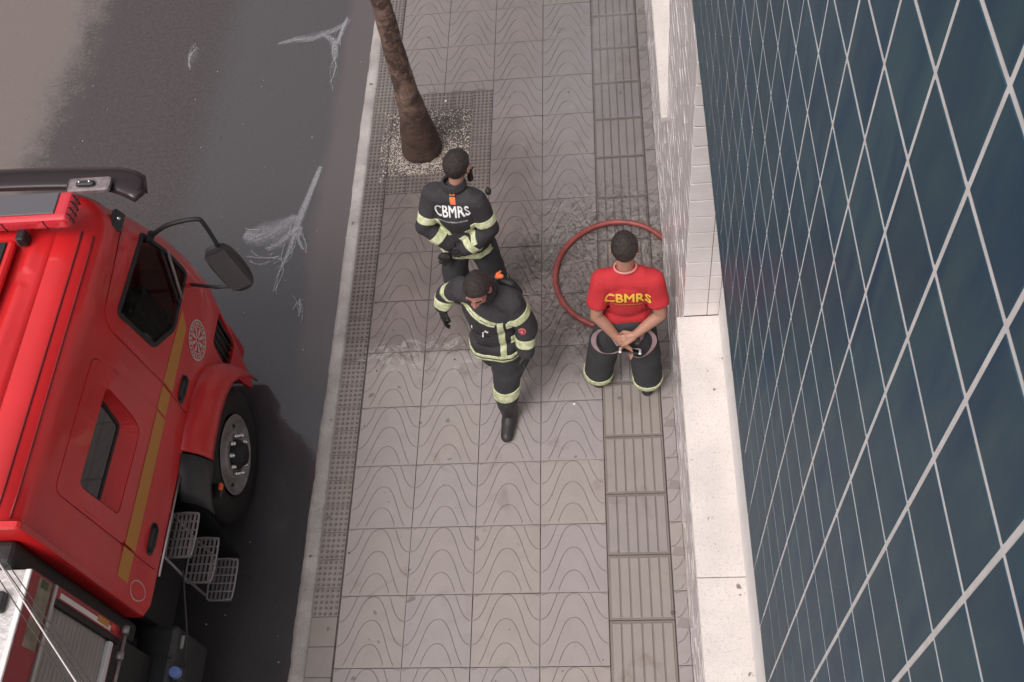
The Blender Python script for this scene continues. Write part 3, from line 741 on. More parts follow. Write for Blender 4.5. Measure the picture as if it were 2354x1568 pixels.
# ================================================================== HOSE
pts = []
for i in range(81):
    a = 0.50 + (2 * pi - 0.50 - 0.72) * i / 80; x = 0.602 + 0.490 * cos(a); y = 3.085 + 0.515 * sin(a)
    pts.append((x, y, 0.024 + (0.028 * max(0, sin(a * 1.0 + 0.6)) ** 2)))
bm = bmesh.new(); bm_tube(bm, pts, [0.0225 + 0.0008 * noise.noise(V((i * 0.7, 0, 0))) for i in range(len(pts))], 14); bmesh.ops.recalc_face_normals(bm, faces=bm.faces)
mk('hose', bm, M_hose, smooth_=True, label='dull red rubber hose laid in one wide loop against the white tiled wall', cat='hose')
# ================================================================== FIRE TRUCK
trk = thing('fire_truck', (-3.4, 0.5, ZR), 'red crew cab fire truck with an ochre side stripe parked on the wet road', 'fire truck')
XC = -3.42                                             # centre line
XS = [(0.1, -2.21), (1.1, -2.195), (1.6, -2.195), (2.1, -2.21), (2.36, -2.245)]
YF = [(0.1, 2.34), (0.6, 2.42), (1.15, 2.50), (1.45, 2.46), (1.76, 2.38), (2.18, 2.22), (2.46, 2.09), (2.6, 2.03)]
RC, YR, V0, RR = 0.30, 0.03, 2.36, 0.22
def cabS(a, v, off=0.0, side=1):
    """a = distance forward along the side then round the front corner; v = height, then over the roof edge"""
    if v <= V0: z, ins, up = v, 0.0, 0.0
    else:
        ph = (v - V0) / RR
        if ph < pi / 2: z, ins, up = V0 + RR * sin(ph), RR * (1 - cos(ph)), sin(ph)
        else: z, ins, up = V0 + RR, RR + (ph - pi / 2) * RR, 1.0
    xs, yf = interp(XS, min(v, V0)), interp(YF, min(v, V0)); A0 = yf - RC
    if a <= A0:
        th = 0; x, y = xs, a
    else:
        th = min((a - A0) / RC, pi / 2); x, y = xs - RC * (1 - cos(th)), A0 + RC * sin(th)
        if (a - A0) / RC > pi / 2: x -= a - A0 - RC * pi / 2
    x -= ins * cos(th); y -= ins * sin(th)
    if a < YR + 0.08:                                  # small rounding at the rear corner
        t = (YR + 0.08 - a) / 0.08; x -= 0.03 * t * t
    x += off * cos(th) * (1 - up); y += off * sin(th) * (1 - up); z += off * up
    if side < 0: x = 2 * XC - x
    return V((x, y, z))
AM = 2.05 + 1.22                                       # runs to about the centre line at the front
VT = V0 + RR * pi / 2
win1 = round_poly([(2.05, 2.16), (1.43, 2.20), (1.475, 1.76), (1.72, 1.575), (2.16, 1.585), (2.13, 1.86)], 0.05)
win2 = round_poly([(1.0, 2.13), (0.40, 2.14), (0.41, 1.71), (0.95, 1.69), (0.985, 1.80)], 0.05)
door1 = round_poly([(2.08, 2.24), (2.03, 2.31), (1.38, 2.30), (1.315, 2.22), (1.34, 1.55), (1.325, 1.16), (1.72, 1.135), (1.93, 1.16), (2.26, 1.33), (2.27, 1.58)], 0.06)
door2 = round_poly([(1.10, 2.29), (0.30, 2.30), (0.29, 1.135), (1.12, 1.135), (1.16, 1.55)], 0.06)
screen = round_poly([(2.50, 2.30), (2.47, 1.62), (AM - 0.0, 1.56), (AM - 0.0, 2.32)], 0.04)
grille = round_poly([(1.97, 1.00), (1.93, 0.66), (2.22, 0.62), (2.24, 1.00)], 0.03)
lamp = round_poly([(2.32, 0.92), (2.29, 0.36), (2.66, 0.34), (2.68, 0.94)], 0.06)
outer = [(YR, 1.115), (1.60, 1.115), (1.74, 1.06), (1.85, 0.95), (1.93, 0.80), (1.985, 0.6), (2.02, 0.35), (2.08, 0.17), (AM, 0.17), (AM, VT), (YR, VT)]
holes = [grow(door1, 0.004), grow(door2, 0.004), screen, grille, lamp]
for s in (1, -1):
    f = lambda a, v, off, s=s: cabS(a, v, off, s)
    patch('cab_shell', f, densify(outer, 0.06), holes, 0.05, 0.0, 0.03, M_red, trk)
    patch('door_gap_backing', f, grow(door1, 0.03), [grow(win1, 0.02)], 0.06, -0.022, 0.01, M_black, trk)  # dark sheet behind the doors stands in for shade in the gaps
    patch('door_gap_backing', f, grow(door2, 0.03), [grow(win2, 0.02)], 0.06, -0.022, 0.01, M_black, trk)
    d1 = patch('front_door', f, door1, [win1], 0.05, 0.003, 0.03, M_red, trk)
    d2 = patch('rear_door', f, door2, [win2], 0.05, 0.003, 0.03, M_red, trk)
    patch('windscreen', f, screen, [], 0.06, -0.012, 0.0, M_glass, trk)
    patch('headlamp', f, lamp, [], 0.05, -0.02, 0.0, M_glass, trk)
    patch('side_grille', f, grille, [], 0.05, -0.05, 0.0, M_black, trk)
    for k in range(5):
        a = 1.955 + 0.058 * k; tube('grille_bar', [f(a, 0.64, -0.012), f(a + 0.01, 1.0, -0.012)], 0.007, M_plastic, trk, 6)
    # front window: rubber seal and glass; the rear one sits deep in a red reveal
    w1 = patch('window_seal', f, grow(win1, 0.008), [grow(win1, -0.022)], None, 0.008, 0.02, M_black, d1)
    patch('window_pane', f, grow(win1, -0.018), [], 0.08, -0.006, 0.0, M_sideglass, d1)
    bar = [f(2.08 - 0.02, 2.0, 0.012), f(1.98, 1.8, 0.012), f(1.86, 1.60, 0.012)]
    tube('quarter_light_bar', [f(2.13, 1.86, 0.012), f(1.95, 1.585, 0.012)], 0.011, M_galv, d1, 8)
    tube('quarter_light_bar', [f(2.075, 1.93, 0.010), f(1.89, 1.585, 0.010)], 0.009, M_black, d1, 8)
    # recessed rear window
    inner = grow(win2, -0.004); deep = [(0.985, 2.12), (0.43, 2.12), (0.44, 1.815), (0.93, 1.80)]
    deep = round_poly(deep, 0.04); ip = densify(inner, 0.03)
    bm = bmesh.new(); L = len(ip); A = [bm.verts.new(f(p[0], p[1], 0.0)) for p in ip]
    def near_pt(p, poly):
        best = None
        for q in densify(poly, 0.01):
            d = hypot(q[0] - p[0], q[1] - p[1])
            if best is None or d < best[0]: best = (d, q)
        return best[1]
    B = [bm.verts.new(f(*near_pt(p, deep), -0.07)) for p in ip]
    for i in range(L):
        try: bm.faces.new((A[i], A[(i + 1) % L], B[(i + 1) % L], B[i]))
        except ValueError: pass
    bmesh.ops.recalc_face_normals(bm, faces=bm.faces); mk('window_reveal', bm, M_red, d2)
    patch('window_pane', f, grow(deep, 0.01), [], 0.08, -0.068, 0.0, M_glass, d2)
    patch('window_seal', f, grow(deep, 0.004), [grow(deep, -0.02)], None, -0.064, 0.006, M_black, d2)
    # handles in dark pockets
    for d, (a, v) in ((d1, (1.44, 1.30)), (d2, (0.44, 1.275))):
        patch('handle_pocket', f, round_poly([(a - 0.10, v - 0.045), (a + 0.10, v - 0.045), (a + 0.10, v + 0.045), (a - 0.10, v + 0.045)], 0.04), [], None, 0.006, 0.003, M_plastic, d)
        tube('handle', [f(a - 0.085, v + 0.012, 0.012), f(a - 0.05, v + 0.014, 0.03), f(a + 0.05, v + 0.014, 0.03), f(a + 0.085, v + 0.012, 0.012)], 0.011, M_black, d, 8)
    # ochre stripe broken at the door gaps, narrowing forward
    def stripe(a0, a1, par, off):
        lo, hi = (lambda a: 1.45 - 0.01 * a), (lambda a: 1.585 - 0.018 * a)
        patch('reflective_stripe', f, [(a0, lo(a0)), (a1, lo(a1)), (a1, hi(a1)), (a0, hi(a0))], [], 0.06, off, 0.001, M_yellow, par)
    stripe(0.112, 0.283, trk, 0.003); stripe(0.297, 1.146, d2, 0.006); stripe(1.166, 1.325, trk, 0.003)
    patch('reflective_stripe', f, [(1.345, 1.43), (1.82, 1.43), (1.90, 1.535), (1.70, 1.55), (1.345, 1.565)], [], 0.06, 0.006, 0.001, M_yellow, d1)
    # round crest: rings, a cross of rays and a shield
    ca, cv = 1.845, 1.245
    def ring(r0, r1, n=28): return [(ca + r1 * cos(2 * pi * i / n), cv + r1 * sin(2 * pi * i / n)) for i in range(n)], [(ca + r0 * cos(2 * pi * i / n), cv + r0 * sin(2 * pi * i / n)) for i in range(n)]
    M_crest = mat('pale_crest_print', (0.62, 0.50, 0.47), 0.6)
    for r0, r1 in ((0.128, 0.140), (0.088, 0.096)):
        o_, i_ = ring(r0, r1); patch('crest', f, o_, [i_], None, 0.006, 0.0, M_crest, d1)
    for k in range(22):
        a = 2 * pi * k / 22; r0, r1, w = 0.101, 0.123, 0.006 + 0.003 * (k % 3)
        q = [(r0, -w), (r1, -w), (r1, w), (r0, w)]
        patch('crest', f, [(ca + x * cos(a) - y * sin(a), cv + x * sin(a) + y * cos(a)) for x, y in q], [], None, 0.006, 0.0, M_crest, d1)
    for k in range(8):
        a = 2 * pi * k / 8; q = [(0.03, -0.007), (0.078, -0.014), (0.084, 0), (0.078, 0.014), (0.03, 0.007)]
        patch('crest', f, [(ca + x * cos(a) - y * sin(a), cv + x * sin(a) + y * cos(a)) for x, y in q], [], None, 0.006, 0.0, M_crest, d1)
    o_, i_ = ring(0.016, 0.026, 14); patch('crest', f, o_, [i_], None, 0.006, 0.0, M_crest, d1)
    # bright sill strip under the doors, small cab badge at the rear
    tube('sill_strip', [f(0.27, 1.105, 0.008), f(0.92, 1.105, 0.008)], 0.009, M_steel, trk, 6)
    o_ = [(0.115 + 0.055 * cos(2 * pi * i / 18), 1.31 + 0.10 * sin(2 * pi * i / 18)) for i in range(18)]; i_ = grow(o_, -0.006)
    patch('badge_ring', f, o_, [i_], None, 0.003, 0.0, M_crest, trk)
    # roof gutter: two fine raised lips either side of a shallow channel
    for v in (V0 + 0.150, V0 + 0.215):
        P = [f(a, v, 0.001) for a in [0.08 + 0.12 * i for i in range(15)]]
        tube('roof_gutter', P, 0.006, mat('dark_red_gutter_shade', (0.22, 0.012, 0.014), 0.5), trk, 6)  # dark red of the lips paints in the gutter's shading lines
    # rear side of the shell
    # marker lamp on the roof corner
    o = box('marker_lamp', (-0.038, -0.066, -0.012), (0.038, 0.066, 0.024), M_plastic, trk, bev=0.012, seg=3, M=Matrix.Translation(f(1.965, 2.375, 0.006)) @ Matrix.Rotation(radians(62 if s > 0 else -62), 4, 'Y'))
    bm = bmesh.new(); bmesh.ops.create_uvsphere(bm, u_segments=10, v_segments=6, radius=0.013); bmesh.ops.translate(bm, verts=bm.verts, vec=f(1.965, 2.385, 0.030)); mk('bulb', bm, M_chrome, o, True)
# roof skin with pressed ribs and a hatch
ring_ = [cabS(a, VT, 0, 1) for a in [YR + 0.08 + 0.12 * i for i in range(15)] + [1.88 + 0.06 * i for i in range(20)]]
half = [(p.x, p.y) for p in ring_ if p.x > XC + 0.02]; half = [(half[0][0], YR)] + half
pl = half + [(2 * XC - x, y) for x, y in half[::-1]]
def roofz(x, y):
    cx = abs(x - XC); e = min(1, max(0, (0.98 - cx) / 0.16)); z = V0 + RR + 0.035 * e * e * (3 - 2 * e) + 0.045 * (1 - min(1, cx / 1.0) ** 2)
    z += 0.05 * max(0, (1.4 - y) / 1.4) * e
    # recessed centre panel with ribs
    rx = min(1, max(0, (0.86 - cx) / 0.02)); z -= 0.016 * rx * min(1, max(0, (1.66 - y) / 0.05))
    if 0.52 < cx < 0.80 and abs(y - 1.06) < 0.014: z += 0.008
    if cx > 0.84 and cx < 0.90 and abs(y - 1.42) < 0.04: z -= 0.012
    if y > 1.7: z -= 0.02 * min(1, (y - 1.7) / 0.2)
    return z
pls = densify(pl, 0.05)
v_, f_ = cdt(pls, [], 0.022); bm = bmesh.new(); tv = []
edge = {(round(p[0], 4), round(p[1], 4)) for p in pls}
for p in v_: tv.append(bm.verts.new((p.x, p.y, roofz(p.x, p.y) if (round(p.x, 4), round(p.y, 4)) not in edge else V0 + RR)))
for t in f_: bm.faces.new([tv[i] for i in t])
bmesh.ops.recalc_face_normals(bm, faces=bm.faces)
if sum(q.normal.z for q in bm.faces) < 0: bmesh.ops.reverse_faces(bm, faces=bm.faces)
roof = mk('roof', bm, M_red, trk, True); roof.data.set_sharp_from_angle(angle=radians(50))
box('roof_hatch', (XC - 0.35, 1.0, 2.64), (XC + 0.80, 1.63, 2.682), M_red, trk, bev=0.03, seg=3)
box('hatch_glass', (XC - 0.28, 1.04, 2.684), (XC + 0.765, 1.60, 2.692), M_glass, trk, bev=0.004)
# cab rear wall with a rounded shoulder, rubber bellows behind it
box('cab_rear_wall', (2 * XC + 2.215, YR - 0.012, 1.115), (-2.215, YR + 0.02, V0 + RR - 0.04), M_red, trk, bev=0.03, seg=3)
box('cab_floor', (2 * XC + 2.23, 0.06, 1.05), (-2.23, 2.2, 1.112), M_black, trk)
box('bellows', (2 * XC + 2.30, -0.118, 1.0), (-2.30, YR - 0.014, 2.40), M_black, trk, bev=0.035, seg=3)
# smoked sun visor across the front of the roof, end curving back
bm = bmesh.new(); rws = []
for i in range(61):
    u = -1 + 2 * i / 60; x = XC + 1.36 * u; k = abs(u); e = max(0, (k - 0.80) / 0.20)
    yc = 2.225 - 0.055 * k ** 3 - 0.10 * e ** 2; hw_ = 0.118 * sqrt(max(0, 1 - e ** 14)) * (1 - 0.12 * e) + 0.012; yf, yb = yc + hw_, yc - hw_
    r = []
    for j in range(9):
        t = j / 8; y = yb + (yf - yb) * t; z = 2.53 + 0.02 * (1 - k * k) + 0.045 * sin(pi * t * 0.75) - 0.14 * t * t * (1 - 0.6 * e) - 0.04 * e + 0.006 * sin(t * 9)
        r.append(bm.verts.new((x, y, z)))
    rws.append(r)
for a, b in zip(rws, rws[1:]):
    for j in range(8): bm.faces.new((a[j], b[j], b[j + 1], a[j + 1]))
bmesh.ops.recalc_face_normals(bm, faces=bm.faces)
if sum(q.normal.z for q in bm.faces) < 0: bmesh.ops.reverse_faces(bm, faces=bm.faces)
bmesh.ops.solidify(bm, geom=bm.faces[:], thickness=0.01)
vis = mk('sun_visor', bm, M_visor, trk, True)
M_clear = mat('scratched_clear_patch', (0.24, 0.20, 0.21), 0.25, var=0.4, vscale=20)
for s in (1, -1):
    box('visor_bracket', (XC + s * 1.05 - 0.13, 2.03, 2.555), (XC + s * 1.05 + 0.13, 2.13, 2.575), M_clear, vis, bev=0.02, seg=2)
    box('visor_fixing', (XC + s * 1.04 - 0.055, 2.055, 2.578), (XC + s * 1.04 + 0.055, 2.095, 2.60), M_plastic, vis, bev=0.012, seg=2)
    for q in (-0.03, 0.03):
        bm = bmesh.new(); bmesh.ops.create_uvsphere(bm, u_segments=8, v_segments=6, radius=0.009); bmesh.ops.translate(bm, verts=bm.verts, vec=(XC + s * 1.04 + q, 2.075, 2.603)); mk('bolt', bm, M_chrome, vis, True)
# light bar: red housing round a grey top
lb0, lb1, ly0, ly1 = XC - 1.13, XC + 1.13, 1.66, 1.86
lbar = box('light_bar', (lb0, ly0, 2.69), (lb1, ly1, 2.785), mat('red_lens', (0.60, 0.03, 0.045), 0.2, coat=0.5, spec=0.6), trk, bev=0.03, seg=3)
box('light_bar_top', (lb0 + 0.08, ly0 + 0.035, 2.784), (lb1 - 0.075, ly1 - 0.02, 2.794), mat('grey_panel', (0.11, 0.105, 0.115), 0.35), lbar, bev=0.004)
for k in range(9):
    x = lb1 - 0.14 - 0.235 * k; box('lens_joint', (x - 0.003, ly0 - 0.002, 2.70), (x + 0.003, ly0 + 0.012, 2.77), M_black, lbar)
for k in range(4): box('lens_joint', (lb1 - 0.014, ly0 + 0.035 + 0.042 * k, 2.70), (lb1 + 0.002, ly0 + 0.041 + 0.042 * k, 2.78), M_black, lbar)
for x in (XC + 0.83, XC - 0.83): box('light_bar_foot', (x - 0.025, ly0 - 0.055, 2.63), (x + 0.025, ly0 + 0.02, 2.70), M_black, trk, bev=0.008)
# mirrors on two-legged arms
for s in (1, -1):
    f = lambda p, s=s: V(p) if s > 0 else V((2 * XC - p[0], p[1], p[2]))
    arm = tube('mirror_arm', spline([f(p) for p in ((-2.205, 2.07, 2.085), (-2.07, 2.09, 2.16), (-1.90, 2.12, 2.165), (-1.865, 2.12, 2.11), (-1.845, 2.10, 1.92))], 5), 0.014, M_black, trk, 8)
    tube('mirror_arm', [f(p) for p in ((-2.21, 2.13, 1.49), (-2.02, 2.11, 1.47), (-1.90, 2.09, 1.50))], 0.012, M_plastic, trk, 8)
    box('mirror_bracket', tuple(f((-2.225, 2.03, 2.06))) if s > 0 else tuple(f((-2.19, 2.03, 2.06))), tuple(f((-2.19, 2.11, 2.10))) if s > 0 else tuple(f((-2.225, 2.11, 2.10))), M_black, trk, bev=0.006)
    bm = bmesh.new(); out = []
    for j, (t, sc) in enumerate(((-0.040, 0.90), (-0.03, 0.98), (-0.005, 1.0), (0.03, 0.85), (0.045, 0.5))):
        rr = []
        for k in range(24):
            a = 2 * pi * k / 24; ex = 0.078 * (abs(cos(a)) ** 0.7) * (1 if cos(a) > 0 else -1) * sc; ez = 0.245 * (abs(sin(a)) ** 0.7) * (1 if sin(a) > 0 else -1) * sc
            rr.append(bm.verts.new(f((-1.845 + ex - ez * 0.16, 2.105 + t + ex * 0.5, 1.70 + ez * 0.93))))
        out.append(rr)
    for a, b in zip(out, out[1:]):
        for k in range(24): bm.faces.new((a[k], a[(k + 1) % 24], b[(k + 1) % 24], b[k]))
    bm.faces.new(out[0]); bm.faces.new(out[-1]); bmesh.ops.recalc_face_normals(bm, faces=bm.faces)
    mir = mk('mirror', bm, M_plastic, trk, True); mir.data.set_sharp_from_angle(angle=radians(45))
    bm = bmesh.new(); g = [bm.verts.new(f((-1.845 + ex - ez * 0.16, 2.060 + ex * 0.5, 1.70 + ez))) for ex, ez in ((-0.058, -0.18), (0.058, -0.18), (0.06, 0.19), (-0.06, 0.19))]; bm.faces.new(g)
    mk('mirror_glass', bm, mat('mirror_silver', (0.16, 0.155, 0.165), 0.15, metal=1.0), mir)
# wheel arches, mudguards and flaps
for s in (1, -1):
    f = lambda p, s=s: V(p) if s > 0 else V((2 * XC - p[0], p[1], p[2]))
    def arch(path, name, m, w0=-2.215, w1=-2.060, drop=0.22, par=None, n=9):
        bm = bmesh.new(); rws = []
        for (y, z, dy) in path:
            r = []
            for j in range(n):
                t = j / (n - 1); a = t * pi / 2; r.append(bm.verts.new(f((w0 + (w1 - w0) * sin(a), y + dy * (1 - cos(a)), z - drop * (1 - cos(a)) ** 0.9))))
            rws.append(r)
        for a, b in zip(rws, rws[1:]):
            for j in range(n - 1): bm.faces.new((a[j], a[j + 1], b[j + 1], b[j]))
        bmesh.ops.recalc_face_normals(bm, faces=bm.faces); bm.normal_update()
        if sum(q.normal.x for q in bm.faces) * s < 0: bmesh.ops.reverse_faces(bm, faces=bm.faces)
        bmesh.ops.solidify(bm, geom=bm.faces[:], thickness=0.012); return mk(name, bm, m, par or trk, True)
    P = [(1.075, 1.155, 0.03), (1.10, 1.165, 0.03), (1.25, 1.175, 0.0), (1.45, 1.17, 0), (1.60, 1.14, 0), (1.74, 1.07, 0), (1.85, 0.96, 0.0), (1.93, 0.82, 0.0), (1.985, 0.66, 0.0)]
    arch(P, 'wheel_arch', M_red2)
    mg = arch([(0.80, 0.98, 0.0), (0.86, 1.06, 0.0), (0.95, 1.12, 0.0), (1.065, 1.148, 0.02)], 'mudguard', M_plastic, drop=0.22)
    box('mudguard_lip', *(sorted_box := (tuple(f((-2.20, 0.94, 0.70))), tuple(f((-2.06, 1.04, 0.73))))), M_plastic, trk, bev=0.006)
    box('side_lamp', *(tuple(f((-2.085, 0.985, 0.715))), tuple(f((-2.055, 1.035, 0.75)))), M_orange, trk, bev=0.008)
    bm = bmesh.new(); rows_ = [(-2.42, -2.19, 0.96, 0.86), (-2.42, -2.12, 0.72, 0.84), (-2.42, -2.10, 0.45, 0.80), (-2.44, -2.09, 0.15, 0.74)]; pr_ = None
    for x0, x1, z, y in rows_:
        r = [bm.verts.new(f((x0 + (x1 - x0) * k / 4, y + 0.02 * sin(k * 1.5), z))) for k in range(5)]
        if pr_:
            for k in range(4): bm.faces.new((pr_[k], pr_[k + 1], r[k + 1], r[k]))
        pr_ = r
    bmesh.ops.solidify(bm, geom=bm.faces[:], thickness=0.012); mk('mud_flap', bm, M_black, trk, True)
    arch([(0.90, 0.70, 0), (1.0, 0.98, 0), (1.2, 1.06, 0), (1.43, 1.08, 0), (1.65, 1.04, 0), (1.84, 0.85, 0), (1.93, 0.55, 0)], 'arch_liner', M_black, w0=-2.65, w1=-2.16, drop=0.03)
# wheels (front pair; rear pair under the body)
def wheel(cx, cy, s):
    cz = ZR + 0.5; f = lambda r, a, x: V((cx + s * x, cy + r * cos(a), cz + r * sin(a)))
    w = bpy.data.objects.new('wheel', None); link(w); w.parent = trk; ORG[w.name] = ORG[trk.name]; w.empty_display_size = 0.1
    def lathe(name, prof, m, n=48, closed=False):
        bm = bmesh.new(); rg = [[bm.verts.new(f(r, 2 * pi * k / n, x)) for k in range(n)] for r, x in prof]
        for a, b in zip(rg, rg[1:]):
            for k in range(n): bm.faces.new((a[k], a[(k + 1) % n], b[(k + 1) % n], b[k]))
        bmesh.ops.recalc_face_normals(bm, faces=bm.faces); return mk(name, bm, m, w, True)
    lathe('tyre', [(0.29, -0.02), (0.31, 0.0), (0.36, 0.012), (0.43, 0.008), (0.475, -0.015), (0.497, -0.045), (0.5, -0.08), (0.49, -0.085), (0.5, -0.09), (0.5, -0.13), (0.49, -0.135), (0.5, -0.14), (0.5, -0.20), (0.49, -0.25), (0.45, -0.275), (0.30, -0.27)], M_tyre)
    rim = lathe('rim', [(0.290, 0.006), (0.284, 0.010), (0.276, 0.004), (0.262, -0.03), (0.235, -0.052), (0.20, -0.05), (0.178, -0.03), (0.172, -0.004), (0.165, 0.002), (0.11, 0.002), (0.105, 0.0)], M_rim)
    lathe('hub', [(0.112, -0.01), (0.108, 0.03), (0.085, 0.055), (0.08, 0.075), (0.055, 0.082), (0.0, 0.083)], M_black, 24)
    bm = bmesh.new(); bmesh.ops.create_cone(bm, cap_ends=True, segments=6, radius1=0.019, radius2=0.0165, depth=0.03)
    bmesh.ops.create_uvsphere(bm, u_segments=10, v_segments=6, radius=0.0155, matrix=Matrix.Translation((0, 0, 0.016)))
    bmesh.ops.rotate(bm, cent=(0, 0, 0), matrix=Matrix.Rotation(s * pi / 2, 3, 'Y'), verts=bm.verts); nut = bpy.data.meshes.new('wheel_nut'); bm.to_mesh(nut); bm.free(); nut.materials.append(M_chrome)
    for p in nut.polygons: p.use_smooth = True
    for k in range(10):
        o = bpy.data.objects.new('wheel_nut', nut); link(o); o.parent = w; o.location = f(0.140, 2 * pi * (k + 0.3) / 10, 0.022) - ORG[trk.name]
    bm = bmesh.new(); bmesh.ops.create_cone(bm, cap_ends=True, segments=12, radius1=0.021, radius2=0.021, depth=0.006); bmesh.ops.rotate(bm, cent=(0, 0, 0), matrix=Matrix.Rotation(s * pi / 2, 3, 'Y'), verts=bm.verts); vh = bpy.data.meshes.new('rim_vent_hole'); bm.to_mesh(vh); bm.free(); vh.materials.append(M_black)
    for k in range(8):
        o = bpy.data.objects.new('rim_vent_hole', vh); link(o); o.parent = w; o.location = f(0.238, 2 * pi * k / 8, -0.049) - ORG[trk.name]
for cy in (1.431, -3.2):
    wheel(-2.175, cy, 1); wheel(2 * XC + 2.175, cy, -1)
    box('axle', (2 * XC + 2.45, cy - 0.06, 0.29), (-2.45, cy + 0.06, 0.41), M_black, trk)
# chassis rails, bumper, seats
for x in (-2.98, -3.86): box('chassis_rail', (x - 0.04, -6.0, 0.55), (x + 0.04, 2.2, 0.80), M_black, trk)
box('engine_block', (-3.8, 0.9, 0.35), (-3.0, 2.1, 1.04), M_black, trk, bev=0.03)
bm = bmesh.new(); bm_box(bm, (2 * XC + 2.33, 2.12, 0.12), (-2.33, 2.48, 0.52), 0.06, None, 3); mk('bumper', bm, M_red2, trk)
for x in (-2.62, -4.2):
    for y in (1.30, 0.28):
        st = box('seat', (x - 0.24, y, 1.12), (x + 0.24, y + 0.46, 1.55), M_seat, trk, bev=0.06, seg=3)
        box('backrest', (x - 0.23, y - 0.08, 1.45), (x + 0.23, y + 0.06, 2.05), M_seat, st, bev=0.05, seg=3)
box('dashboard', (2 * XC + 2.5, 1.95, 1.1), (-2.5, 2.15, 1.5), M_plastic, trk, bev=0.05, seg=2)
# three folding wire steps going down and outward
def grate(x0, x1, y0, y1, z):
    bm = bmesh.new(); r = 0.03
    loop = spline([(x0 + r, y0, z), (x1 - r, y0, z), (x1, y0 + r, z), (x1, y1 - r, z), (x1 - r, y1, z), (x0 + r, y1, z), (x0, y1 - r, z), (x0, y0 + r, z)], 3, True)
    bm_tube(bm, loop, 0.0065, 6, True)
    for k in range(1, 5): y = y0 + (y1 - y0) * k / 5; bm_tube(bm, [(x0, y, z), (x1, y, z)], 0.0055, 6)
    for k in range(1, 6): x = x0 + (x1 - x0) * k / 6; bm_box(bm, (x - 0.0028, y0, z - 0.022), (x + 0.0028, y1, z + 0.003))
    for y in (y0, y1): bm_box(bm, (x0 + 0.01, y - 0.004, z - 0.03), (x1 - 0.01, y + 0.004, z - 0.004))
    return mk('entry_step', bm, M_galv, trk)
grate(-2.255, -2.085, 0.455, 0.74, 0.94); grate(-2.245, -2.065, 0.40, 0.695, 0.62); grate(-2.205, -2.03, 0.375, 0.655, 0.33)
for y in (0.41, 0.69): tube('step_hanger', [(-2.25, y + 0.04, 1.08), (-2.25, y + 0.02, 0.62), (-2.21, y - 0.01, 0.32)], 0.009, M_galv, trk, 6)
box('under_cab_box', (-2.98, 0.1, 0.40), (-2.36, 0.80, 1.04), M_black, trk, bev=0.02)
# reagent tank behind the steps, lid with a blue cap
tk = box('side_tank', (-2.40, -0.62, 0.28), (-2.145, 0.07, 0.80), M_plastic, trk, bev=0.03, seg=2)
tube('tank_strap', [(-2.41, -0.13, 0.805), (-2.14, -0.13, 0.805)], 0.005, M_black, tk, 6)
bm = bmesh.new(); bmesh.ops.create_cone(bm, cap_ends=True, segments=9, radius1=0.036, radius2=0.034, depth=0.05); bmesh.ops.bevel(bm, geom=bm.edges[:], offset=0.004, segments=1, affect='EDGES'); bmesh.ops.translate(bm, verts=bm.verts, vec=(-2.115, -0.215, 0.79)); mk('tank_cap', bm, M_blackcap, tk)
box('tank_neck', (-2.15, -0.26, 0.70), (-2.09, -0.17, 0.768), M_plastic, trk, bev=0.01)
box('tank_grip', (-2.115, -0.075, 0.785), (-2.095, 0.005, 0.80), M_galv, trk, bev=0.004)
tube('air_pipe', [(-2.14, 0.38, 0.9), (-2.13, 0.05, 0.7), (-2.12, -0.6, 0.5)], 0.006, M_plastic, trk, 6)
# ---- equipment body behind the cab
BX, BF, BB, BT = -2.205, -0.118, -6.0, 2.345
bx2 = 2 * XC - BX
bd = box('equipment_body', (bx2, BB, 1.362), (BX - 0.035, BF, BT - 0.012), mat('body_red', (0.40, 0.018, 0.022), 0.4, coat=0.3), trk)
box('roof_plate', (bx2 + 0.03, BB, BT - 0.010), (BX - 0.012, BF - 0.002, BT), M_plate, trk)
box('roof_edge_trim', (BX - 0.035, BB, BT - 0.008), (BX - 0.006, BF, BT + 0.008), M_whitep, trk, bev=0.003)
box('top_fascia', (BX - 0.034, BB, 2.14), (BX - 0.004, BF, BT - 0.009), mat('faded_red_panel', (0.36, 0.028, 0.034), 0.45), trk)
fas = box('reflective_sticker', (BX - 0.004, -0.46, 2.155), (BX - 0.001, BF - 0.012, 2.27), mat('faded_gold_sticker', (0.30, 0.235, 0.17), 0.4, var=0.4, vscale=14, var2=(0.16, 0.15, 0.09)), trk)
box('sticker_green_mark', (BX - 0.001, -0.175, 2.185), (BX + 0.0005, -0.135, 2.25), mat('dull_green_print', (0.06, 0.09, 0.035), 0.5), trk)
box('gutter_rail', (BX - 0.030, BB, 2.112), (BX + 0.010, BF - 0.004, 2.142), M_steel, trk, bev=0.004)
post = box('front_post', (BX - 0.034, -0.175, 1.36), (BX - 0.002, BF, 2.11), mat('faded_red_panel', (0.3, 0.02, 0.03)), trk)
box('post_white_strip', (BX - 0.002, -0.168, 1.50), (BX + 0.0005, -0.142, 2.06), M_whitep, post)
box('post_orange_strip', (BX + 0.0006, -0.160, 1.53), (BX + 0.002, -0.128, 1.66), M_yellow, post)
box('post_red_strip', (BX + 0.0006, -0.155, 1.45), (BX + 0.002, -0.128, 1.50), mat('bright_red_tape', (0.75, 0.05, 0.04), 0.4), post)
box('shutter_guide', (BX - 0.045, -0.205, 1.36), (BX - 0.008, -0.176, 2.11), M_black, trk)
for k in range(16):
    z = 2.108 - 0.040 * k; box('shutter_slat', (BX - 0.040, -2.2, z - 0.0385), (BX - 0.028, -0.206, z), M_shutter, trk, bev=0.003)
box('shutter_handle', (BX - 0.034, -2.2, 1.425), (BX - 0.002, -0.212, 1.468), mat('pale_aluminium', (0.74, 0.72, 0.71), 0.4, metal=0.2), trk, bev=0.006)
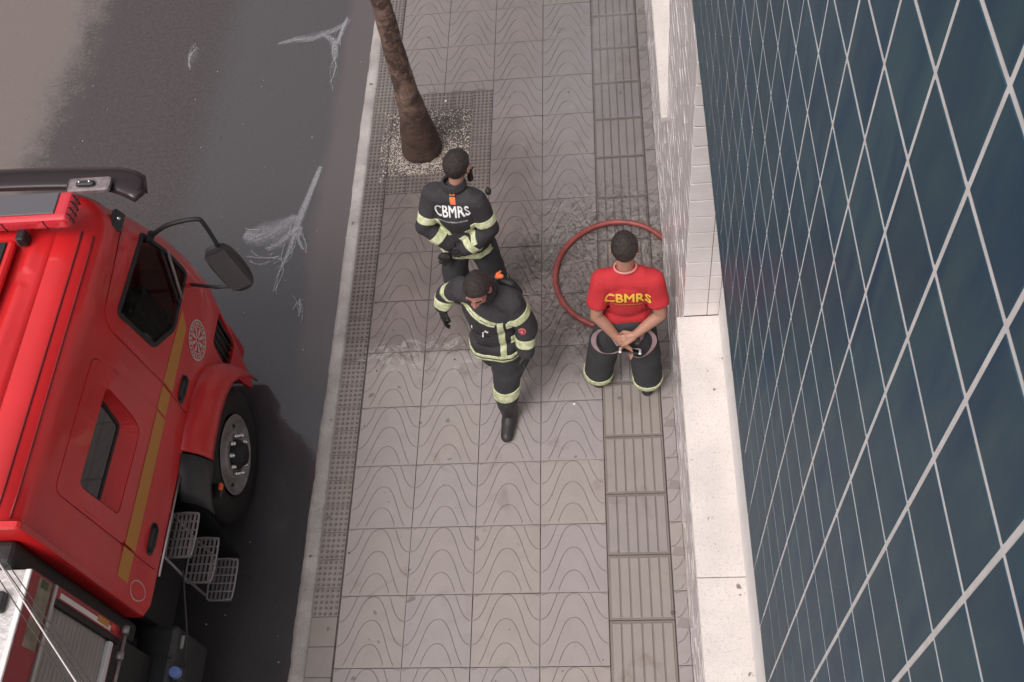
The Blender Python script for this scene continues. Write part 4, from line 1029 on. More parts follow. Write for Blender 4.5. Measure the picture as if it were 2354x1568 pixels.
tube('lift_bar', [(BX + 0.022, BF + 0.005, 1.372), (BX + 0.022, -2.3, 1.372)], 0.014, M_steel, trk, 10)
for y in (BF - 0.01, -0.27): tube('bar_clamp', [(BX + 0.022, y + 0.02, 1.372), (BX + 0.022, y - 0.02, 1.372)], 0.021, M_galv, trk, 8)
box('lower_body', (bx2 + 0.05, BB, 0.60), (BX - 0.06, BF - 0.02, 1.36), M_black, trk)
# fittings on the body roof
hw = box('roof_clamp', (-2.40, -0.335, BT), (-2.29, -0.235, BT + 0.05), M_plastic, trk, bev=0.012, seg=2)
tube('clamp_hook', [(-2.42, -0.27, BT + 0.03), (-2.47, -0.28, BT + 0.04), (-2.48, -0.33, BT + 0.03), (-2.44, -0.36, BT + 0.03), (-2.40, -0.33, BT + 0.03)], 0.008, M_black, hw, 6)
box('roof_clamp', (-2.36, -0.60, BT), (-2.29, -0.50, BT + 0.03), M_plastic, trk, bev=0.01)
tube('roof_tube', [(-2.44, -0.30, BT + 0.05), (-2.41, -1.2, BT + 0.05)], 0.018, M_steel, trk, 8)

# service cables crossing in front of the building above the truck body
def H(pxx, pyy, z):
    d = R @ V(((pxx - 1177) / 2353.54, -(pyy - 784) / 2353.54, -1)); t = (z - cpos.z) / d.z; return cpos + d * t
def cable(a, b, z, m, r, label):
    p, q = H(*a, z), H(*b, z); d = (q - p).normalized(); P = [p - d * 6, p - d * 3, p, q, q + d * 3, q + d * 6]
    for i, w in enumerate((0.0, -0.04, -0.06, -0.06, -0.05, 0.0)): P[i].z += w + 0.06
    tube('overhead_cable', P, r, m, None, 6, label=label, cat='cable', group='cables strung over the truck body')
cable((0, 1298), (175, 1568), 4.6, M_wcable, 0.0021, 'pale overhead cable strung diagonally over the truck body')
cable((0, 1270), (207, 1568), 4.6, M_cable, 0.0013, 'uppermost dark cable to the right of the pale one over the truck body')
cable((-6, 1282), (186, 1560), 4.75, M_cable, 0.0013, 'dark overhead cable running just beside the pale one')
cable((0, 1335), (152, 1568), 4.6, M_cable, 0.0013, 'dark overhead cable lowest to the left over the truck roof plate')
# ================================================================== PEOPLE
def bm_caps(bm, p0, r0, p1, r1, n=18):
    p0, p1 = V(p0), V(p1); d = p1 - p0; L = d.length
    if L < 1e-5: d = V((0, 0, 1)); L = 1e-5
    d.normalize(); a = d.orthogonal().normalized(); b = d.cross(a); rg = []
    st = [(-sin(t), cos(t)) for t in (pi / 2 * 0.98, pi / 3, pi / 6)]; st = [(p0, r0, s, c) for s, c in st] + [(p0, r0, 0, 1)] + [(p1, r1, 0, 1)] + [(p1, r1, sin(t), cos(t)) for t in (pi / 6, pi / 3, pi / 2 * 0.98)]
    for p, r, s, c in st: rg.append([bm.verts.new(p + d * (s * r) + (a * cos(2 * pi * k / n) + b * sin(2 * pi * k / n)) * (r * c)) for k in range(n)])
    for x, y in zip(rg, rg[1:]):
        for k in range(n): bm.faces.new((x[k], x[(k + 1) % n], y[(k + 1) % n], y[k]))
    bm.faces.new(rg[0][::-1]); bm.faces.new(rg[-1])
def bm_ell(bm, c, r, rot=(0, 0, 0)):
    bmesh.ops.create_uvsphere(bm, u_segments=24, v_segments=16, radius=1, matrix=Matrix.Translation(c) @ Euler([radians(x) for x in rot]).to_matrix().to_4x4() @ Matrix.Diagonal((*r, 1)))
def blob(prims, voxel, sm=6, wr=0.0, wf=9.0, wdir=(1, 1, 1), seed=0, smf=0.5):
    bm = bmesh.new()
    for p in prims:
        if p[0] == 'c':
            for i in range(1, len(p) - 2, 2): bm_caps(bm, p[i], p[i + 1], p[i + 2], p[i + 3])
        elif p[0] == 'e': bm_ell(bm, *p[1:])
        elif p[0] == 'b': bm_box(bm, p[1], p[2], p[3] if len(p) > 3 else 0, p[4] if len(p) > 4 else None)
    bmesh.ops.recalc_face_normals(bm, faces=bm.faces)
    me = bpy.data.meshes.new('tmp'); bm.to_mesh(me); bm.free(); o = bpy.data.objects.new('tmp', me); link(o)
    md = o.modifiers.new('r', 'REMESH'); md.mode = 'VOXEL'; md.voxel_size = voxel
    if sm: s = o.modifiers.new('s', 'SMOOTH'); s.iterations = sm; s.factor = smf
    dg = bpy.context.evaluated_depsgraph_get(); dg.update(); out = bpy.data.meshes.new_from_object(o.evaluated_get(dg)); bpy.data.objects.remove(o); bpy.data.meshes.remove(me)
    if wr:
        ws = V(wdir); off = V((seed * 7.1, seed * 3.3, seed * 5.7)); ns = [v.normal.copy() for v in out.vertices]
        for v, n_ in zip(out.vertices, ns):
            q = V((v.co.x * ws.x, v.co.y * ws.y, v.co.z * ws.z)) * wf + off
            w = 1 - abs(noise.noise(q)) * 2.2; w2 = noise.noise(q * 0.45 + V((3, 1, 2)))
            v.co += n_ * (wr * (w * 0.6 + w2 * 1.2))
    return out
def cut(me, planes, off=0.004, keep=None, thick=True):
    """the part of a surface between planes (point, normal: what lies on the normal's side is dropped), lifted by off"""
    bm = bmesh.new(); bm.from_mesh(me)
    for p, n_ in planes:
        bmesh.ops.bisect_plane(bm, geom=bm.verts[:] + bm.edges[:] + bm.faces[:], plane_co=V(p), plane_no=V(n_).normalized(), clear_outer=True)
    if keep:
        bad = [f for f in bm.faces if not keep(f.calc_center_median())]; bmesh.ops.delete(bm, geom=bad, context='FACES')
    bm.normal_update(); ns = {v: v.normal.copy() for v in bm.verts}
    for v in bm.verts: v.co += ns[v] * off
    if thick:
        be = [e for e in bm.edges if len(e.link_faces) == 1]; r = bmesh.ops.extrude_edge_only(bm, edges=be)
        for v in r['geom']:
            if isinstance(v, bmesh.types.BMVert):
                for e in v.link_edges:
                    q = e.other_vert(v)
                    if q in ns: v.co -= ns[q] * (off + 0.001); break
    return bm
def limb_band(me, p0, p1, t0, t1, rmax, parent, name='reflective_band', off=0.004, tilt=None, m=None, **kw):
    p0, p1 = V(p0), V(p1); d = (p1 - p0); a, b = p0 + d * t0, p0 + d * t1; n_ = d.normalized()
    if tilt: n_ = (n_ + V(tilt)).normalized()
    bm = cut(me, [(b, n_), (a, -n_)], off, lambda c: (c - (a + b) / 2 - d.normalized() * (c - (a + b) / 2).dot(d.normalized())).length < rmax)
    if not bm.faces: bm.free(); return None
    return mk(name, bm, m or M_band, parent, True, **kw)
def text_on(me, body, size, center, dirn, up, m, parent, name, lift=0.008, bend=0.0, sx=1.0, bold=0.0):
    """lettering projected on a cloth surface along dirn"""
    cu = bpy.data.curves.new('t', 'FONT'); cu.body = body; cu.size = size; cu.align_x = 'CENTER'; cu.align_y = 'CENTER'; cu.resolution_u = 3; cu.extrude = 0
    o = bpy.data.objects.new('t', cu); link(o); dg = bpy.context.evaluated_depsgraph_get(); dg.update()
    tm = bpy.data.meshes.new_from_object(o.evaluated_get(dg)); bpy.data.objects.remove(o)
    bm = bmesh.new(); cps = [(0, 0)] if bold < 0.001 else [(-bold, 0), (bold, 0), (0, bold), (0, -bold)]
    for ci, (ox, oy) in enumerate(cps):                # heavier strokes: shifted copies stacked a hair apart
        t2 = tm.copy(); t2.transform(Matrix.Translation((ox, oy, ci * 0.0006))); bm.from_mesh(t2); bpy.data.meshes.remove(t2)
    bmesh.ops.triangulate(bm, faces=bm.faces)
    ex_ = max(abs(v.co.x) for v in bm.verts); ey_ = max(abs(v.co.y) for v in bm.verts)
    for ax, ext in ((0, ex_), (1, ey_)):
        q = -ext + 0.012
        while q < ext:
            bmesh.ops.bisect_plane(bm, geom=bm.verts[:] + bm.edges[:] + bm.faces[:], plane_co=(q, 0, 0) if ax == 0 else (0, q, 0), plane_no=(1, 0, 0) if ax == 0 else (0, 1, 0)); q += 0.018
    bmesh.ops.triangulate(bm, faces=bm.faces)
    bm2 = bmesh.new(); bm2.from_mesh(me); tree = BVHTree.FromBMesh(bm2); dirn = V(dirn).normalized(); up = V(up).normalized(); rt = dirn.cross(up).normalized(); up = rt.cross(dirn).normalized()
    for v in bm.verts:
        x, y, zl = v.co.x * sx, v.co.y, v.co.z; y -= bend * x * x
        q = V(center) + rt * x + up * y - dirn * 0.5; h = tree.ray_cast(q, dirn, 2.0)
        v.co = (h[0] - dirn * (lift + zl)) if h[0] else q + dirn * 0.5
    bm2.free(); bmesh.ops.recalc_face_normals(bm, faces=bm.faces)
    return mk(name, bm, m, parent)
def patch_on(me, poly, center, dirn, up, m, parent, name, lift=0.005, **kw):
    v, f = cdt(densify(poly, 0.012), [], 0.012); bm = bmesh.new(); bm2 = bmesh.new(); bm2.from_mesh(me); tree = BVHTree.FromBMesh(bm2)
    dirn = V(dirn).normalized(); up = V(up).normalized(); rt = dirn.cross(up).normalized(); up = rt.cross(dirn).normalized(); tv = []
    for p in v:
        q = V(center) + rt * p.x + up * p.y; h = tree.ray_cast(q - dirn * 0.5, dirn, 0.9); tv.append(bm.verts.new(h[0] - dirn * lift) if h[0] else None)
    for t in f:
        if all(tv[i] for i in t) and max((tv[i].co - tv[j].co).length for i in t for j in t) < 0.06: bm.faces.new([tv[i] for i in t])
    for x in [x for x in bm.verts if not x.link_faces]: bm.verts.remove(x)
    bm2.free(); bmesh.ops.recalc_face_normals(bm, faces=bm.faces)
    be = [x for x in bm.edges if len(x.link_faces) == 1]; rr = bmesh.ops.extrude_edge_only(bm, edges=be)
    for x in rr['geom']:
        if isinstance(x, bmesh.types.BMVert): x.co += dirn * (lift + 0.002)
    return mk(name, bm, m, parent, **kw)
def head(c, fwd, up, k=1.0):
    """prims of a head: c = centre of the skull; returns prims and a frame"""
    f = V(fwd).normalized(); u = V(up); u = (u - f * u.dot(f)).normalized(); r = f.cross(u)
    M3 = Matrix((r, f, u)).transposed(); e = [x * 180 / pi for x in M3.to_euler()]
    P = lambda x, y, z: V(c) + (r * x + f * y + u * z) * k
    pr = [('e', P(0, -0.008, 0.02), (0.076 * k, 0.096 * k, 0.088 * k), e), ('e', P(0, 0.03, -0.035), (0.062 * k, 0.062 * k, 0.075 * k), e), ('e', P(0, 0.045, -0.085), (0.038 * k, 0.036 * k, 0.03 * k), e),
          ('c', P(0, 0.084, 0.0), 0.010 * k, P(0, 0.108, -0.034), 0.014 * k), ('e', P(0.017, 0.094, -0.036), (0.011 * k,) * 3), ('e', P(-0.017, 0.094, -0.036), (0.011 * k,) * 3),
          ('c', P(-0.045, 0.076, 0.018), 0.011 * k, P(0, 0.088, 0.015), 0.011 * k), ('c', P(0.045, 0.076, 0.018), 0.011 * k, P(0, 0.088, 0.015), 0.011 * k),
          ('e', P(0.045, 0.058, -0.025), (0.02 * k,) * 3), ('e', P(-0.045, 0.058, -0.025), (0.02 * k,) * 3),
          ('c', P(-0.02, 0.083, -0.066), 0.007 * k, P(0.02, 0.083, -0.066), 0.007 * k), ('c', P(-0.015, 0.080, -0.078), 0.007 * k, P(0.015, 0.080, -0.078), 0.007 * k),
          ('e', P(0.0805, -0.004, -0.014), (0.011 * k, 0.022 * k, 0.034 * k), (e[0], e[1], e[2] + 18)), ('e', P(-0.0805, -0.004, -0.014), (0.011 * k, 0.022 * k, 0.034 * k), (e[0], e[1], e[2] - 18))]
    return pr, P, (r, f, u), e
def hair_on(parent, P, fr, e, k=1.0, front=0.075, nape=-0.055, grow_=0.0075, seed=1, sideburn=True):
    me = blob([('e', P(0, -0.010, 0.022), ((0.076 + grow_) * k, (0.096 + grow_) * k, (0.088 + grow_) * k), e)], 0.006, 2, 0.0035, 40, seed=seed)
    r, f, u = fr; a, b = P(0, 0.085, front), P(0, -0.10, nape); n_ = (b - a).cross(r).normalized()
    if n_.dot(u) > 0: n_ = -n_
    bm = cut(me, [(a, n_)], 0.0, thick=False); bpy.data.meshes.remove(me)
    be = [x for x in bm.edges if len(x.link_faces) == 1]; rr = bmesh.ops.extrude_edge_only(bm, edges=be); cc = P(0, 0, 0)
    for v in rr['geom']:
        if isinstance(v, bmesh.types.BMVert): v.co += (cc - v.co).normalized() * 0.018
    return mk('hair', bm, M_hair, parent, True)
def face_bits(parent, P, k=1.0):
    for s in (1, -1):
        tube('eyebrow', [P(0.046 * s, 0.080, 0.028), P(0.03 * s, 0.0905, 0.033), P(0.013 * s, 0.097, 0.028)], 0.0048 * k, M_hair, parent, 6)
        bm = bmesh.new(); bmesh.ops.create_uvsphere(bm, u_segments=10, v_segments=8, radius=0.0105 * k, matrix=Matrix.Translation(P(0.03 * s, 0.078, 0.004))); mk('eye', bm, M_hair, parent, True)
    tube('mouth', [P(-0.022, 0.087, -0.073), P(0, 0.092, -0.071), P(0.022, 0.087, -0.073)], 0.0035 * k, mat('lips', (0.30, 0.10, 0.09), 0.5), parent, 6)
def hand(w, d, n, spread=0.0, curl=0.7, side=1, k=1.0):
    """palm and five fingers; w = wrist, d = direction of the hand, n = the way the palm faces, side = thumb side sign"""
    d = V(d).normalized(); n = V(n); n = (n - d * n.dot(d)).normalized(); s = d.cross(n) * side; w = V(w); pr = []
    kn = lambda x: w + d * 0.088 * k + s * x * k
    pr += [('c', w, 0.026 * k, w + d * 0.05 * k + s * 0.012 * k, 0.024 * k), ('c', w + d * 0.02 * k - s * 0.014 * k, 0.021 * k, kn(-0.030), 0.0125 * k), ('c', w + d * 0.02 * k + s * 0.01 * k, 0.021 * k, kn(0.028), 0.0135 * k), ('c', w + d * 0.03 * k, 0.02 * k, kn(0), 0.0145 * k)]
    for i, (x, L, r) in enumerate(((0.032, 0.074, 0.0092), (0.011, 0.082, 0.0095), (-0.011, 0.076, 0.0090), (-0.031, 0.060, 0.0080))):
        p = kn(x); a = curl * (0.75 + 0.12 * i); dr = d
        for q, fr_ in enumerate((0.45, 0.32, 0.25)):
            a_ = a * (0.6 + 0.5 * q); dr = (dr * cos(a_) + n * sin(a_)).normalized() if q else (d * cos(a_) + n * sin(a_) + s * x * spread).normalized()
            p2 = p + dr * L * fr_ * k; pr.append(('c', p, r * (1 - .08 * q) * k, p2, r * (0.94 - .08 * q) * k)); p = p2
    p = w + d * 0.028 * k + s * 0.026 * k; td = (d * 0.75 + s * 0.55 + n * 0.35).normalized(); p2 = p + td * 0.042 * k; p3 = p2 + (d * 0.9 + n * 0.5).normalized() * 0.030 * k
    pr += [('c', p, 0.0135 * k, p2, 0.011 * k), ('c', p2, 0.011 * k, p3, 0.009 * k)]
    return pr
def boot(heel, d, k=1.0, up=0.16):
    d = V(d).normalized(); h = V(heel); s = d.cross(V((0, 0, 1)))
    return [('c', h + V((0, 0, 0.045)), 0.044 * k, h + d * 0.10 + V((0, 0, 0.045)), 0.044 * k), ('c', h + d * 0.08 + V((0, 0, 0.042)), 0.043 * k, h + d * 0.205 + V((0, 0, 0.036)) + s * 0.0, 0.036 * k),
            ('c', h + d * 0.02 + V((0, 0, 0.05)), 0.047 * k, h + d * 0.03 + V((0, 0, up)), 0.058 * k), ('c', h + d * 0.02 + V((0, 0, 0.018)), 0.018, h + d * 0.20 + V((0, 0, 0.018)), 0.018)]

# ---------------------------------------------------------------- the man in the red shirt, hands behind his back
p1 = thing('person', (0.64, 2.13, 0), 'man in a red t-shirt and charcoal trousers holding a phone behind his back', 'person')
hp, P, fr, e = head((0.664, 2.165, 1.60), (0.02, 1, -0.10), (0, 0.08, 1), 1.02)
shL, elL, wrL = (0.508, 2.075, 1.372), (0.462, 1.990, 1.105), (0.610, 1.905, 0.915)
shR, elR, wrR = (0.832, 2.065, 1.372), (0.882, 1.975, 1.105), (0.712, 1.905, 0.985)
hdL = V((0.66, 1.885, 0.862)) - V(wrL); hdR = V((0.64, 1.885, 0.955)) - V(wrR)
body = blob(hp + [('c', (0.664, 2.11, 1.38), 0.060, P(0, -0.028, -0.06), 0.053), ('c', shL, 0.052, (0.480, 2.03, 1.24), 0.048, elL, 0.041), ('c', elL, 0.041, (0.515, 1.965, 1.04), 0.041, wrL, 0.027),
                  ('c', shR, 0.052, (0.862, 2.02, 1.24), 0.048, elR, 0.041), ('c', elR, 0.041, (0.825, 1.955, 1.06), 0.041, wrR, 0.027),
                  ('c', (0.53, 2.08, 1.36), 0.05, (0.81, 2.08, 1.36), 0.05), ('e', (0.665, 2.09, 1.22), (0.14, 0.09, 0.2)), ('e', (0.655, 2.07, 0.98), (0.13, 0.09, 0.15)),
                  ('c', (0.56, 2.07, 0.9), 0.07, (0.46, 2.10, 0.10), 0.045), ('c', (0.74, 2.05, 0.9), 0.07, (0.80, 2.03, 0.10), 0.045)]
            + hand(wrL, hdL, (0.1, -0.5, -0.6), 0.6, 0.55, 1) + hand(wrR, hdR, (-0.35, 0.35, -0.8), 0.3, 0.75, -1), 0.0042, 3, smf=0.4)
b1 = mk('body', body, M_skin, p1, True)
hair_on(p1, P, fr, e, 1.02, 0.07, -0.078, 0.007, 1); face_bits(p1, P)
shirt = blob([('c', shL, 0.072, (0.488, 2.045, 1.27), 0.069, (0.476, 2.02, 1.215), 0.068), ('c', shR, 0.072, (0.853, 2.035, 1.27), 0.069, (0.868, 2.01, 1.215), 0.068), ('c', (0.52, 2.085, 1.372), 0.078, (0.815, 2.078, 1.372), 0.078),
              ('c', (0.664, 2.10, 1.41), 0.066, (0.56, 2.09, 1.39), 0.07), ('c', (0.664, 2.10, 1.41), 0.066, (0.775, 2.085, 1.39), 0.07),
              ('e', (0.668, 2.095, 1.27), (0.178, 0.125, 0.16)), ('e', (0.665, 2.09, 1.17), (0.165, 0.118, 0.18)), ('c', (0.60, 2.085, 1.02), 0.112, (0.72, 2.085, 1.02), 0.112), ('c', (0.60, 2.08, 0.96), 0.115, (0.71, 2.08, 0.96), 0.115)], 0.008, 7, 0.0095, 7.5, (1, 1, 0.6), 2)
bs = cut(shirt, [((0.62, 2.0, 0.945), (0, -0.1, -1)), ((0.664, 2.10, 1.478), (0, 0.0, 1))], 0.0, thick=False)
for side_, pl_ in (((0.476, 2.02, 1.200), V(elL) - V(shL)), ((0.868, 2.01, 1.200), V(elR) - V(shR))):
    pn = pl_.normalized(); bad = [f for f in bs.faces if (f.calc_center_median() - V(side_)).dot(pn) > 0 and (f.calc_center_median() - V(side_)).length < 0.083]
    bmesh.ops.delete(bs, geom=bad, context='FACES')
bmesh.ops.solidify(bs, geom=bs.faces[:], thickness=0.004)
sh = mk('tshirt', bs, M_shirt, p1, True); shm = sh.data.copy(); shm.transform(Matrix.Translation(ORG[p1.name]))
tube('shirt_collar', [V((0.664, 2.108, 1.475)) + V((cos(a) * 0.070, sin(a) * 0.062, -0.012 * sin(a) - 0.0)) for a in [2 * pi * i / 28 for i in range(28)]], 0.0075, mat('pale_collar', (0.62, 0.25, 0.22), 0.8), sh, 8, True)
dn = (0.0, 1.0, -0.15)
text_on(shm, 'CBMRS', 0.098, (0.672, 1.95, 1.318), dn, (0, 0.1, 1), M_yprint, sh, 'shirt_lettering', bend=0.9, sx=0.98, bold=0.0026)
text_on(shm, 'CORPO DE BOMBEIROS MILITAR', 0.0155, (0.672, 1.95, 1.258), dn, (0, 0.1, 1), M_yprint, sh, 'shirt_lettering', bend=0.8, sx=1.0, bold=0.0003)
tro = blob([('c', (0.60, 2.07, 0.97), 0.115, (0.71, 2.065, 0.97), 0.115), ('e', (0.60, 2.06, 0.88), (0.125, 0.13, 0.13)), ('e', (0.70, 2.05, 0.88), (0.125, 0.13, 0.13)),
            ('c', (0.560, 2.07, 0.84), 0.118, (0.485, 2.085, 0.52), 0.105, (0.440, 2.125, 0.135), 0.112), ('c', (0.560, 2.07, 0.84), 0.118, (0.485, 2.085, 0.52), 0.105), ('c', (0.485, 2.085, 0.52), 0.105, (0.445, 2.13, 0.135), 0.105),
            ('c', (0.735, 2.05, 0.84), 0.118, (0.785, 2.035, 0.52), 0.105), ('c', (0.785, 2.035, 0.52), 0.105, (0.80, 2.05, 0.135), 0.105)], 0.009, 8, 0.009, 5, (1, 1, 1.2), 5)
bt = cut(tro, [((0, 0, 0.085), (0, 0, -1)), ((0, 0, 1.03), (0, 0, 1))], 0.0, thick=False); tr_ = mk('trousers', bt, M_trous, p1, True)
for x0, y0, x1, y1 in ((0.485, 2.085, 0.445, 2.13), (0.785, 2.035, 0.80, 2.05)):
    limb_band(tro, (x0, y0, 0.52), (x1, y1, 0.135), 0.86, 1.0, 0.16, p1, name='hem_band', off=0.005)
for hl, s in (((0.435, 2.085, 0), 1), ((0.795, 2.0, 0), -1)):
    mk('boot', blob(boot(hl, (-0.15 * s, 1, 0)), 0.007, 4), M_boot, p1, True)
# braces hanging in loops from the waist
def strap(name, pts, w, par):
    P_ = spline(pts, 6); bm = bmesh.new(); pv = None
    for i, p in enumerate(P_):
        d = (P_[min(i + 1, len(P_) - 1)] - P_[max(i - 1, 0)]).normalized(); s = d.cross(V((0.0, 1, 0.45))).normalized()
        r = [bm.verts.new(p + s * w), bm.verts.new(p - s * w)]
        if pv: bm.faces.new((pv[0], r[0], r[1], pv[1]))
        pv = r
    bmesh.ops.solidify(bm, geom=bm.faces[:], thickness=0.004); return mk(name, bm, M_pink, par, True)
strap('brace_strap', [(0.485, 1.965, 0.97), (0.440, 1.975, 0.88), (0.435, 1.955, 0.80), (0.475, 1.925, 0.745), (0.55, 1.91, 0.745), (0.62, 1.905, 0.79)], 0.017, p1)
strap('brace_strap', [(0.56, 1.935, 0.955), (0.575, 1.92, 0.90), (0.60, 1.91, 0.84)], 0.014, p1)
strap('brace_strap', [(0.79, 1.945, 0.98), (0.835, 1.955, 0.88), (0.84, 1.94, 0.80), (0.80, 1.91, 0.735), (0.74, 1.89, 0.71), (0.68, 1.89, 0.745), (0.655, 1.895, 0.80)], 0.016, p1)
strap('brace_strap', [(0.765, 1.93, 0.95), (0.745, 1.915, 0.90), (0.72, 1.905, 0.86)], 0.014, p1)
mk('waist_knot', blob([('e', (0.715, 1.90, 0.925), (0.03, 0.02, 0.028))], 0.006, 2), M_navy, p1, True)
# the phone in his left hand
ph = thing('phone', (0.675, 1.865, 0.815), 'dark phone in a white cornered case held behind the red shirt', 'phone')
MP = Matrix.Translation((0.675, 1.868, 0.838)) @ Euler((radians(-38), radians(4), radians(-6))).to_matrix().to_4x4()
box('phone_body', (-0.072, -0.037, -0.005), (0.072, 0.037, 0.005), mat('phone_black', (0.012, 0.012, 0.014), 0.15), ph, bev=0.004, M=MP, seg=2)
for s in (1, -1): box('case_end', (s * 0.066 - 0.009, -0.040, -0.0062), (s * 0.066 + 0.009, 0.040, 0.0068), M_whitep, ph, bev=0.003, M=MP)
box('case_edge', (-0.07, 0.034, -0.006), (0.07, 0.041, 0.0066), M_whitep, ph, bev=0.002, M=MP)

# ---------------------------------------------------------------- firefighter seen from behind
p2 = thing('person', (-0.47, 2.90, 0), 'firefighter in dark turnout gear seen from behind, hands on his lower back', 'person')
hp, P, fr, e = head((-0.432, 2.935, 1.595), (0.42, 1, -0.12), (0.0, 0.1, 1), 1.0)
s2L, e2L, w2L = (-0.635, 2.885, 1.36), (-0.735, 2.80, 1.13), (-0.585, 2.755, 0.975)
s2R, e2R, w2R = (-0.335, 2.815, 1.36), (-0.270, 2.765, 1.10), (-0.445, 2.715, 0.965)
mk('body', blob(hp + [('c', (-0.475, 2.865, 1.36), 0.06, P(0, -0.03, -0.06), 0.052), ('c', s2L, 0.05, e2L, 0.04), ('c', e2L, 0.04, w2L, 0.028), ('c', s2R, 0.05, e2R, 0.04), ('c', e2R, 0.04, w2R, 0.028), ('c', s2L, 0.06, s2R, 0.06),
                      ('e', (-0.48, 2.86, 1.18), (0.13, 0.09, 0.22)), ('e', (-0.47, 2.87, 0.95), (0.12, 0.09, 0.14)), ('c', (-0.56, 2.87, 0.88), 0.07, (-0.64, 2.93, 0.1), 0.045), ('c', (-0.38, 2.87, 0.88), 0.07, (-0.33, 2.96, 0.1), 0.045)], 0.006, 3, smf=0.4), M_skin, p2, True)
hair_on(p2, P, fr, e, 1.0, 0.078, -0.06, 0.012, 3); face_bits(p2, P)
jk = blob([('c', (-0.61, 2.885, 1.365), 0.085, (-0.36, 2.825, 1.365), 0.085), ('c', (-0.475, 2.87, 1.43), 0.072, (-0.475, 2.865, 1.35), 0.10), ('e', (-0.485, 2.86, 1.22), (0.19, 0.145, 0.19), (0, 0, -13)), ('e', (-0.48, 2.865, 1.06), (0.165, 0.13, 0.2), (0, 0, -12)),
           ('c', (-0.55, 2.875, 0.90), 0.125, (-0.41, 2.85, 0.90), 0.125), ('c', (-0.55, 2.875, 0.82), 0.13, (-0.41, 2.85, 0.82), 0.13),
           ('c', s2L, 0.082, e2L, 0.070), ('c', e2L, 0.070, w2L, 0.056), ('c', s2R, 0.082, e2R, 0.072), ('c', e2R, 0.072, w2R, 0.056)], 0.0085, 6, 0.013, 8, (1, 1, 0.8), 11)
bj = cut(jk, [((0, 0, 0.80), (0.0, 0.0, -1))], 0.0, thick=False); j2 = mk('jacket', bj, M_navy, p2, True)
col = blob([('c', (-0.475 + 0.078 * cos(a), 2.875 + 0.07 * sin(a), 1.468), 0.014, (-0.475 + 0.07 * cos(a), 2.88 + 0.064 * sin(a), 1.505), 0.011) for a in [2 * pi * i / 22 for i in range(22)]], 0.006, 3, 0.003, 20)
mk('jacket_collar', col, M_navy, j2, True)
bk = (0.22, 1.0, -0.22)
text_on(jk, 'CBMRS', 0.115, (-0.505, 2.74, 1.338), bk, (-0.10, 0.1, 1), M_wprint, j2, 'back_lettering', sx=0.74, bold=0.0026)
text_on(jk, 'CORPO DE BOMBEIROS MILITAR', 0.0165, (-0.510, 2.73, 1.262), bk, (-0.10, 0.1, 1), M_wprint, j2, 'back_lettering', sx=0.95, bold=0.0004)
patch_on(jk, [(-0.020, -0.045), (0.020, -0.045), (0.020, 0.045), (-0.020, 0.045)], (-0.490, 2.76, 1.452), (0.2, 1, -0.9), (0, 0.5, 1), M_tag, j2, 'orange_neck_tag', 0.006)
patch_on(jk, [(-0.022, -0.005), (0.022, -0.005), (0.022, 0.004), (-0.022, 0.004)], (-0.490, 2.765, 1.47), (0.2, 1, -0.9), (0, 0.5, 1), M_navy, j2, 'tag_stitching', 0.011)
limb_band(jk, s2L, e2L, 0.56, 0.79, 0.11, j2, tilt=(0.1, 0.1, 0)); limb_band(jk, s2R, e2R, 0.53, 0.74, 0.12, j2)
limb_band(jk, e2L, w2L, 0.40, 0.70, 0.10, j2); limb_band(jk, e2R, w2R, 0.66, 0.92, 0.10, j2)
# hem band, and two slanting bands low on the back
nl = V((0.30, 0.1, 1)).normalized()
bm = cut(jk, [((-0.48, 2.86, 0.865), (-0.05, 0, 1)), ((-0.48, 2.86, 0.815), (0.05, 0, -1))], 0.005, lambda c: (V((c.x, c.y)) - V((-0.48, 2.865))).length < 0.26); mk('hem_band', bm, M_band, j2, True)
patch_on(jk, [(-0.017, -0.075), (0.017, -0.075), (0.017, 0.075), (-0.017, 0.075)], (-0.592, 2.75, 1.145), (0.2, 1, -0.1), (-0.55, 0, 1), M_band, j2, 'reflective_band', 0.006)
patch_on(jk, [(-0.02, -0.06), (0.02, -0.06), (0.02, 0.06), (-0.02, 0.06)], (-0.395, 2.72, 1.10), (0.2, 1, -0.1), (-0.5, 0, 1), M_band, j2, 'reflective_band', 0.006)
mk('glove', blob(hand(V(w2L), V((0.05, -0.02, -0.10)), (0.5, 0.6, 0), 0.4, 0.55, 1, 1.12) + [('c', V(w2L) - (V(w2L) - V(e2L)).normalized() * 0.02, 0.045, V(w2L), 0.04)], 0.005, 2), M_glove, p2, True)
mk('glove', blob(hand(V(w2R), V((-0.10, -0.01, -0.04)), (0, 0.8, -0.4), 0.4, 0.6, -1, 1.12) + [('c', V(w2R) - (V(w2R) - V(e2R)).normalized() * 0.02, 0.045, V(w2R), 0.04)], 0.005, 2), M_glove, p2, True)
mk('spare_gloves', blob([('e', (-0.625, 2.72, 0.865), (0.05, 0.03, 0.035), (0, 20, 10)), ('c', (-0.60, 2.715, 0.85), 0.018, (-0.665, 2.70, 0.83), 0.014), ('c', (-0.60, 2.71, 0.87), 0.018, (-0.67, 2.71, 0.865), 0.012), ('c', (-0.60, 2.72, 0.84), 0.018, (-0.64, 2.70, 0.80), 0.014)], 0.005, 2, 0.004, 18), M_glove, p2, True)
mk('shoulder_radio', blob([('c', (-0.365, 2.945, 1.44), 0.022, (-0.36, 2.955, 1.50), 0.018), ('c', (-0.36, 2.955, 1.50), 0.007, (-0.33, 2.96, 1.54), 0.005)], 0.005, 1), M_black, p2, True)
mk('strap_clip', blob([('e', (-0.245, 2.86, 1.395), (0.022, 0.026, 0.03))], 0.005, 1), M_black, p2, True)
